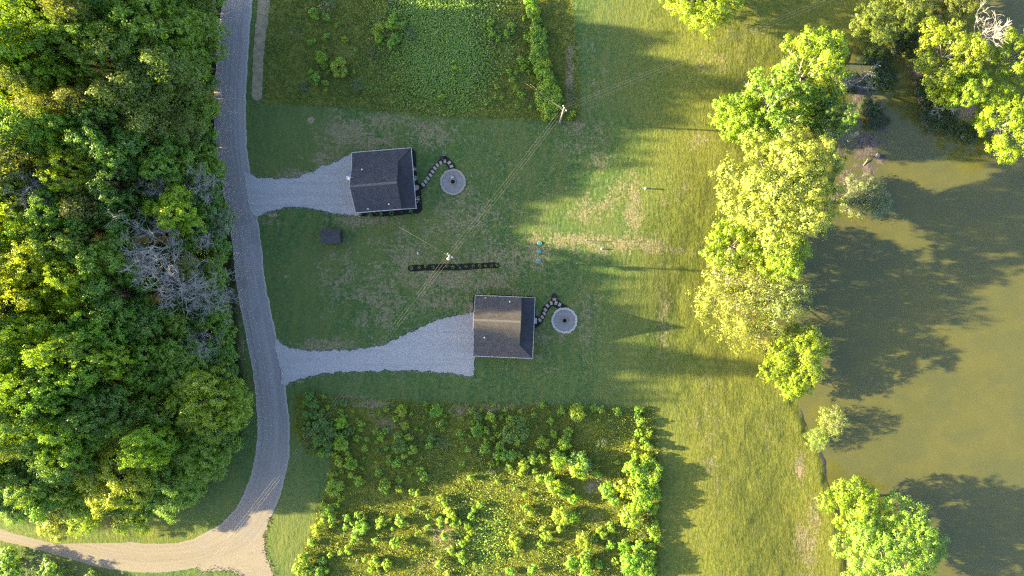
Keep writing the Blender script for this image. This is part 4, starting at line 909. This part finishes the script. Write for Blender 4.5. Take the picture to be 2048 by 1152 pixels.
field([(500,190,28),(295,255,35),(262,300,22),(550,315,28),(490,355,25),(705,360,30),(690,500,65),(725,420,30),(765,520,30),(840,360,18),(595,460,20),(505,455,20),(770,410,18),(935,510,38),(930,570,28),(890,455,15),(885,680,38),(930,665,15),(1000,685,28),(980,780,38),(1100,580,35),(1215,595,38),(1155,610,30),(1170,665,42),(1110,720,22),(1145,375,25),(1230,340,30),(1400,360,62),(1330,450,35),(1515,385,22),(1435,530,45),(1570,560,22),(1335,525,20),(1660,435,20),(1678,280,25),(1690,340,18),(1635,580,22),(1370,655,45),(1485,665,42),(1385,760,75,'d'),(1520,790,55),(1230,790,28),(1260,880,32),(1265,935,30),(1350,950,55),(1425,880,40),(1500,945,28),(1445,1015,20),(1140,1065,40),(1140,815,35,'d'),(700,710,75),(735,780,40),(525,725,25),(485,840,40),(615,850,38),(685,930,55),(785,855,32),(810,960,65),(590,1085,38),(655,1075,30),(710,1045,25),(825,1100,40),(910,1125,25),(950,1010,25),(1110,945,18),(970,895,18),(1620,1050,45),(1650,1110,50),(1500,1095,25),(1375,1135,32)], 560, 760, 5.76, 'lower')
field([(330,200,60,'d'),(400,270,60,'d'),(320,400,55,'d'),(420,410,60,'d'),(320,520,60,'d'),(450,520,70,'d'),(560,560,70,'d'),(430,620,70,'d'),(540,660,70,'d'),(620,620,60,'d'),(440,720,60,'d'),(560,780,70,'d'),(380,800,45,'d'),(640,740,55,'d'),(760,620,50,'d'),(300,620,45,'d'),(650,250,40,'d'),(740,270,40,'d'),(820,580,40,'d'),(520,840,40,'d')], 560, 760, 5.76, 'lower')
field([(525,360,68),(695,365,22),(635,415,18),(580,500,45),(605,570,25),(645,490,15),(480,655,50,'d'),(455,745,40),(595,715,60,'g'),(945,345,32),(1050,345,20),(830,445,22),(1025,430,50,'d'),(1160,420,58),(1190,300,25),(1255,295,20),(1325,340,28),(1415,310,30),(1500,355,25),(1280,425,28),(950,490,28),(1000,580,65),(1115,575,40),(1210,530,28),(820,605,45),(830,670,22),(920,645,15),(1380,445,45),(1430,590,130,'d'),(1470,720,35),(1255,630,35),(1180,670,28),(1105,680,30),(1095,780,60),(1270,750,55),(890,800,38),(1240,860,45),(1370,865,70),(1165,965,32),(1240,960,22),(1370,1005,45),(840,955,32),(590,980,22),(1500,870,35),(1535,980,60),(1650,850,35),(1640,920,45),(1660,400,28),(1650,335,20),(1710,700,30),(1175,1050,45,'g'),(925,1120,35),(1690,545,20),(1510,1070,30),(1665,1040,28)], 780, 760, 5.76, 'lower')
field([(145,115,35),(45,225,28),(355,185,45),(545,185,80),(540,250,60,'d'),(725,150,38),(690,210,20),(815,165,45),(790,290,20),(1000,190,45),(1240,160,35),(1285,170,30),(1240,235,35),(1275,310,45),(1260,440,45),(1365,440,45),(1310,520,40),(1355,590,55),(1200,560,40),(1215,685,42),(235,300,42),(270,455,42),(445,435,50),(395,550,75),(140,540,60),(285,650,50),(135,735,50),(40,720,40),(330,760,80),(420,740,40),(580,790,110,'d'),(570,870,90),(765,910,50),(1010,775,32),(1340,720,60),(1210,850,100),(1380,900,120),(900,1080,70),(120,960,50),(220,960,60),(840,545,60,'g'),(740,780,25,'g')], 1060, 790, 5.76, 'lower')
field([(620,135,80),(890,70,48),(960,75,22),(1185,120,60),(1200,180,40),(1365,60,38),(1360,165,45),(1500,180,38),(1565,200,35),(700,265,40),(655,335,35),(500,330,35),(545,400,65),(985,320,40,'g'),(500,520,50),(590,490,50),(590,570,32),(745,590,35),(760,490,40),(820,550,32),(890,460,40),(960,475,28),(1155,530,52),(1115,590,30),(1255,510,32),(1355,500,52),(1375,540,50),(1285,605,22),(1565,670,30),(1680,600,35),(1545,375,30),(925,600,65),(860,680,55),(840,750,35),(1000,590,28),(420,620,60),(360,770,48),(295,920,50),(250,1030,90),(200,1080,55),(320,1090,60),(490,980,45),(440,1110,65),(530,1090,35),(700,885,35),(780,850,45),(575,900,35),(1095,745,42),(1310,770,50),(1410,725,28),(970,960,30),(1040,1000,35),(1100,980,55),(1040,1080,35),(1120,1085,25),(1225,1010,48),(1225,1060,35),(1530,800,25)], 560, 950, 5.703, 'lower')
field([(360,270,45),(400,330,35),(440,420,55),(490,470,55),(430,510,40),(350,510,35),(345,570,35),(500,550,40),(560,540,35),(790,340,40),(725,400,32),(690,470,40),(650,560,40),(700,650,35),(655,710,30),(210,480,30),(390,700,45),(470,850,45),(600,790,38),(595,900,50),(620,970,50),(740,1000,25),(335,1000,50),(420,1130,40),(1140,1100,45),(1400,1070,50),(1195,155,25),(1315,220,25),(1320,370,45),(1380,430,40),(1290,570,35),(1200,760,65),(1160,720,40),(1210,830,40),(990,80,25),(1000,910,28),(1520,600,40),(1560,700,60),(1490,790,40),(690,40,32)], 820, 950, 5.703, 'lower')
field([(300,130,90),(380,180,70),(500,270,60),(360,460,90),(500,470,60),(340,600,50),(610,740,70),(640,900,80),(720,720,40),(910,800,52),(820,660,60),(930,590,50),(480,1000,70),(640,1070,80),(780,1020,50),(880,180,80),(960,280,60),(1100,150,110),(1300,130,120),(1420,220,70),(1250,330,110),(1150,460,110),(1400,370,60),(1400,590,60),(1430,700,60),(1080,800,60),(1130,950,90),(1260,830,80),(1380,860,60),(1300,980,110),(1150,1090,90),(1330,1090,80),(980,990,45),(1290,680,40,'g')], 1060, 950, 5.703, 'lower')
field([(700,110,38),(715,165,35),(825,155,38),(830,40,90,'g'),(922,240,20),(830,350,28),(668,410,25),(715,390,18),(1005,375,28),(800,470,20),(775,545,52),(800,625,35),(845,695,18),(945,650,70),(980,700,40),(940,580,25),(680,690,28),(730,745,48),(820,790,30),(825,865,18),(1095,690,18),(1110,480,18),(1325,285,50),(1325,360,42),(1455,230,55),(1545,250,42),(1480,160,32),(1465,400,55),(1270,520,50,'g'),(1120,820,60,'g'),(1640,320,60,'g'),(620,830,45,'g'),(1510,525,18),(1440,20,40,'g')], 480, 0, 4.8, 'upper')
field([(750,205,35),(740,270,25),(750,320,30),(690,240,18),(820,355,25),(895,315,30),(940,240,32),(950,290,20),(400,570,18),(410,625,28),(465,640,25),(400,725,18),(290,890,28),(700,940,25),(740,935,18),(845,900,18),(800,805,25),(1020,555,35),(1055,610,25),(1035,650,18),(975,670,22),(1095,575,15),(1095,660,18),(915,670,28),(935,740,28),(970,820,28),(1020,875,35),(1050,870,18),(985,980,22),(1110,985,18),(1110,20,50),(1130,70,55),(1140,120,50),(1165,185,45),(1150,250,40),(1190,290,55),(1130,340,50),(1180,360,60),(1065,340,25),(1150,430,45),(1200,460,60),(1180,520,65),(1240,500,40),(1190,580,50),(1180,640,45),(1260,610,50),(1240,670,45),(1190,715,35),(1280,720,55),(1260,790,65),(1230,860,60),(1300,860,65),(1350,930,60),(1270,950,70),(1200,940,45),(1220,1010,40),(1290,1030,60),(1250,1090,30),(1050,165,20),(1500,1050,25),(1470,1090,20)], 820, 0, 4.608, 'upper')
flush_labels()
for a, b, r, h, lab in [(28, 1138, 42, 3.2, 'dark bush in the lower left corner below the lane'), (105, 1150, 34, 2.6, 'bush at the bottom edge below the lane, left'), (188, 1160, 22, 1.8, 'small bush at the bottom edge below the lane, right')]:
    tag(plant('understory', a, b, r * S, h, G_MID, 'bush', .4), lab, 'bush', 'bushes below the lane')

# ------------------------------------------------------------------ uncountable ground growth
def tufts(name, poly, n, hgt, wid, mat, label, color, dens=None, flat=.0, seed=0):
    r = np.random.default_rng(seed); xs = np.array([p[0] for p in poly]); ys = np.array([p[1] for p in poly]); lo = np.array([max(xs.min(), -92), max(ys.min(), -56)]); hi = np.array([min(xs.max(), 92), min(ys.max(), 56)])
    q = r.uniform(lo, hi, (n * 3, 2)); q = q[inside(q[:, 0], q[:, 1], poly)]
    if dens is not None: q = q[r.random(len(q)) < dens(CX + q[:, 0] / S, CY - q[:, 1] / S)]
    q = q[:n]; m = len(q); z = terrain(q[:, 0], q[:, 1]); b = np.column_stack([q, z - .02]); clump = fbm(q[:, 0] * .6, q[:, 1] * .6) * 1.15; an = r.uniform(0, 6.28, m); hh = hgt * r.uniform(.4, 1.2, m) * (.5 + clump)
    ln = r.uniform(.2, 1.0, m) * hh; t = b + np.column_stack([np.cos(an) * ln, np.sin(an) * ln, hh]); wv = np.column_stack([-np.sin(an), np.cos(an), np.zeros(m)]) * wid * r.uniform(.5, 1.3, (m, 1)) * .5
    md = b * .5 + t * .5 + np.column_stack([np.zeros(m), np.zeros(m), hh * .12])
    V_ = np.stack([b - wv * .6, b + wv * .6, md + wv, t, md - wv], 1).reshape(-1, 3); Q_ = np.arange(5 * m).reshape(m, 5)
    o = link(bpy.data.objects.new(name, np_mesh(name, V_, Q_, MT[mat], np.clip(clump * .6 + r.uniform(-.1, .65, m), 0, 1)))); o.color = (*color, 1); return tag(o, label, 'grass', kind='stuff')
tufts('field_grass', MN_W, 60000, .13, .11, 'grass', 'rough uncut grass and weeds of the upper meadow', (.088, .128, .028), seed=1)
tufts('field_grass', MS_W, 100000, .15, .11, 'grass', 'rough uncut grass and weeds of the lower field', (.205, .235, .028), seed=2)
def ivy_d(px, py): return np.clip(1.15 * np.exp(-(((px - 880) / 80) ** 2 + ((py - 45) / 115) ** 2)) + .6 * np.exp(-(((px - 900) / 60) ** 2 + ((py - 130) / 60) ** 2)), 0, 1)
def ivy_s(px, py): return np.clip(1.1 * np.exp(-(((px - 975) / 50) ** 2 + ((py - 1075) / 70) ** 2)), 0, 1)
for nm, poly, dn, n, lab, sd in (('ground_cover', MN_W, ivy_d, 40000, 'leafy bright ground cover in the upper meadow', 3), ('ground_cover', MS_W, ivy_s, 14000, 'leafy ground cover in the lower field', 4)):
    r = np.random.default_rng(sd); q = r.uniform([min(p[0] for p in poly), -56], [max(p[0] for p in poly), 56], (n * 14, 2)); q = q[inside(q[:, 0], q[:, 1], poly)]; q = q[r.random(len(q)) < dn(CX + q[:, 0] / S, CY - q[:, 1] / S)][:n]
    C = np.column_stack([q, terrain(q[:, 0], q[:, 1]) + r.uniform(.1, .45, len(q))]); N_ = np.tile([0, 0, 1.0], (len(q), 1)) + unit(len(q), r) * .5; V_, Q_, va = leaves(C, N_, .24, .8, r, r.random(len(q)))
    o = link(bpy.data.objects.new(nm, np_mesh(nm, V_, Q_, MT['ivy'], va))); o.color = (.120, .220, .026, 1); tag(o, lab, 'ground cover', kind='stuff')

def pebbles(name, poly_px, n, label, mat, seed):
    r = np.random.default_rng(seed); pts = np.array(outline([P(*p) for p in poly_px], .3, .2, seed)); q = pts[r.integers(0, len(pts), n)] + r.normal(size=(n, 2)) * .30; q = q[sdist(CX + q[:, 0] / S, CY - q[:, 1] / S, ROAD) > -4]; n = len(q)
    ic = np.array([(1, 0, 0), (-1, 0, 0), (0, 1, 0), (0, -1, 0), (0, 0, 1), (0, 0, -1)], float); T = np.array([(0, 2, 4), (2, 1, 4), (1, 3, 4), (3, 0, 4), (2, 0, 5), (1, 2, 5), (3, 1, 5), (0, 3, 5)])
    V_ = (np.column_stack([q, np.full(n, .09)])[:, None, :] + ic[None] * r.uniform(.03, .085, (n, 1, 1)) * r.uniform(.6, 1.2, (n, 6, 1))).reshape(-1, 3); Q_ = (np.arange(n)[:, None, None] * 6 + T[None]).reshape(-1, 3)
    o = link(bpy.data.objects.new(name, np_mesh(name, V_, Q_, MT[mat]))); tag(o, label, 'gravel', kind='stuff')
pebbles('loose_gravel', DRIVE_N, 1400, 'loose stones strewn along the upper drive edges', 'gravel', 1)
pebbles('loose_gravel', DRIVE_S, 1900, 'loose stones strewn along the lower drive edges', 'gravel', 2)
pebbles('loose_gravel', SPILL, 900, 'loose stones strewn around the lane junction', 'spill', 3)
x, y = P(*zf(1368, 458)); tag(MB().box((x, y, .22), (.5, .36, .24), .2).box((x, y, .36), (.44, .3, .05), .2).build('stone_block', MT['ring_stone']), 'pale stone block above the fire ring of the upper pit', 'stone block')

def weeds(poly, n, label, color, seed):
    r = np.random.default_rng(seed); q = r.uniform([min(p[0] for p in poly), -56], [max(p[0] for p in poly), 56], (n * 9, 2)); q = q[inside(q[:, 0], q[:, 1], poly)]
    dn = fbm(q[:, 0] * .22 + seed, q[:, 1] * .22, 4); q = q[r.random(len(q)) < np.clip((dn - .40) * 5, 0, 1) ** 1.5][:n]
    C = np.column_stack([q, terrain(q[:, 0], q[:, 1]) + r.uniform(.05, .38, len(q))]); N_ = np.tile([0, 0, .7], (len(q), 1)) + unit(len(q), r) * .7; V_, Q_, va = leaves(C, N_, .23, .6, r, r.random(len(q)))
    o = link(bpy.data.objects.new('weeds', np_mesh('weeds', V_, Q_, MT['ivy'], va))); o.color = (*color, 1); tag(o, label, 'weeds', kind='stuff')
weeds(MS_W, 22000, 'tangled low weeds spread over the lower field', (.100, .160, .022), 21)
weeds(MN_W, 12000, 'tangled low weeds spread over the upper meadow', (.085, .150, .022), 22)
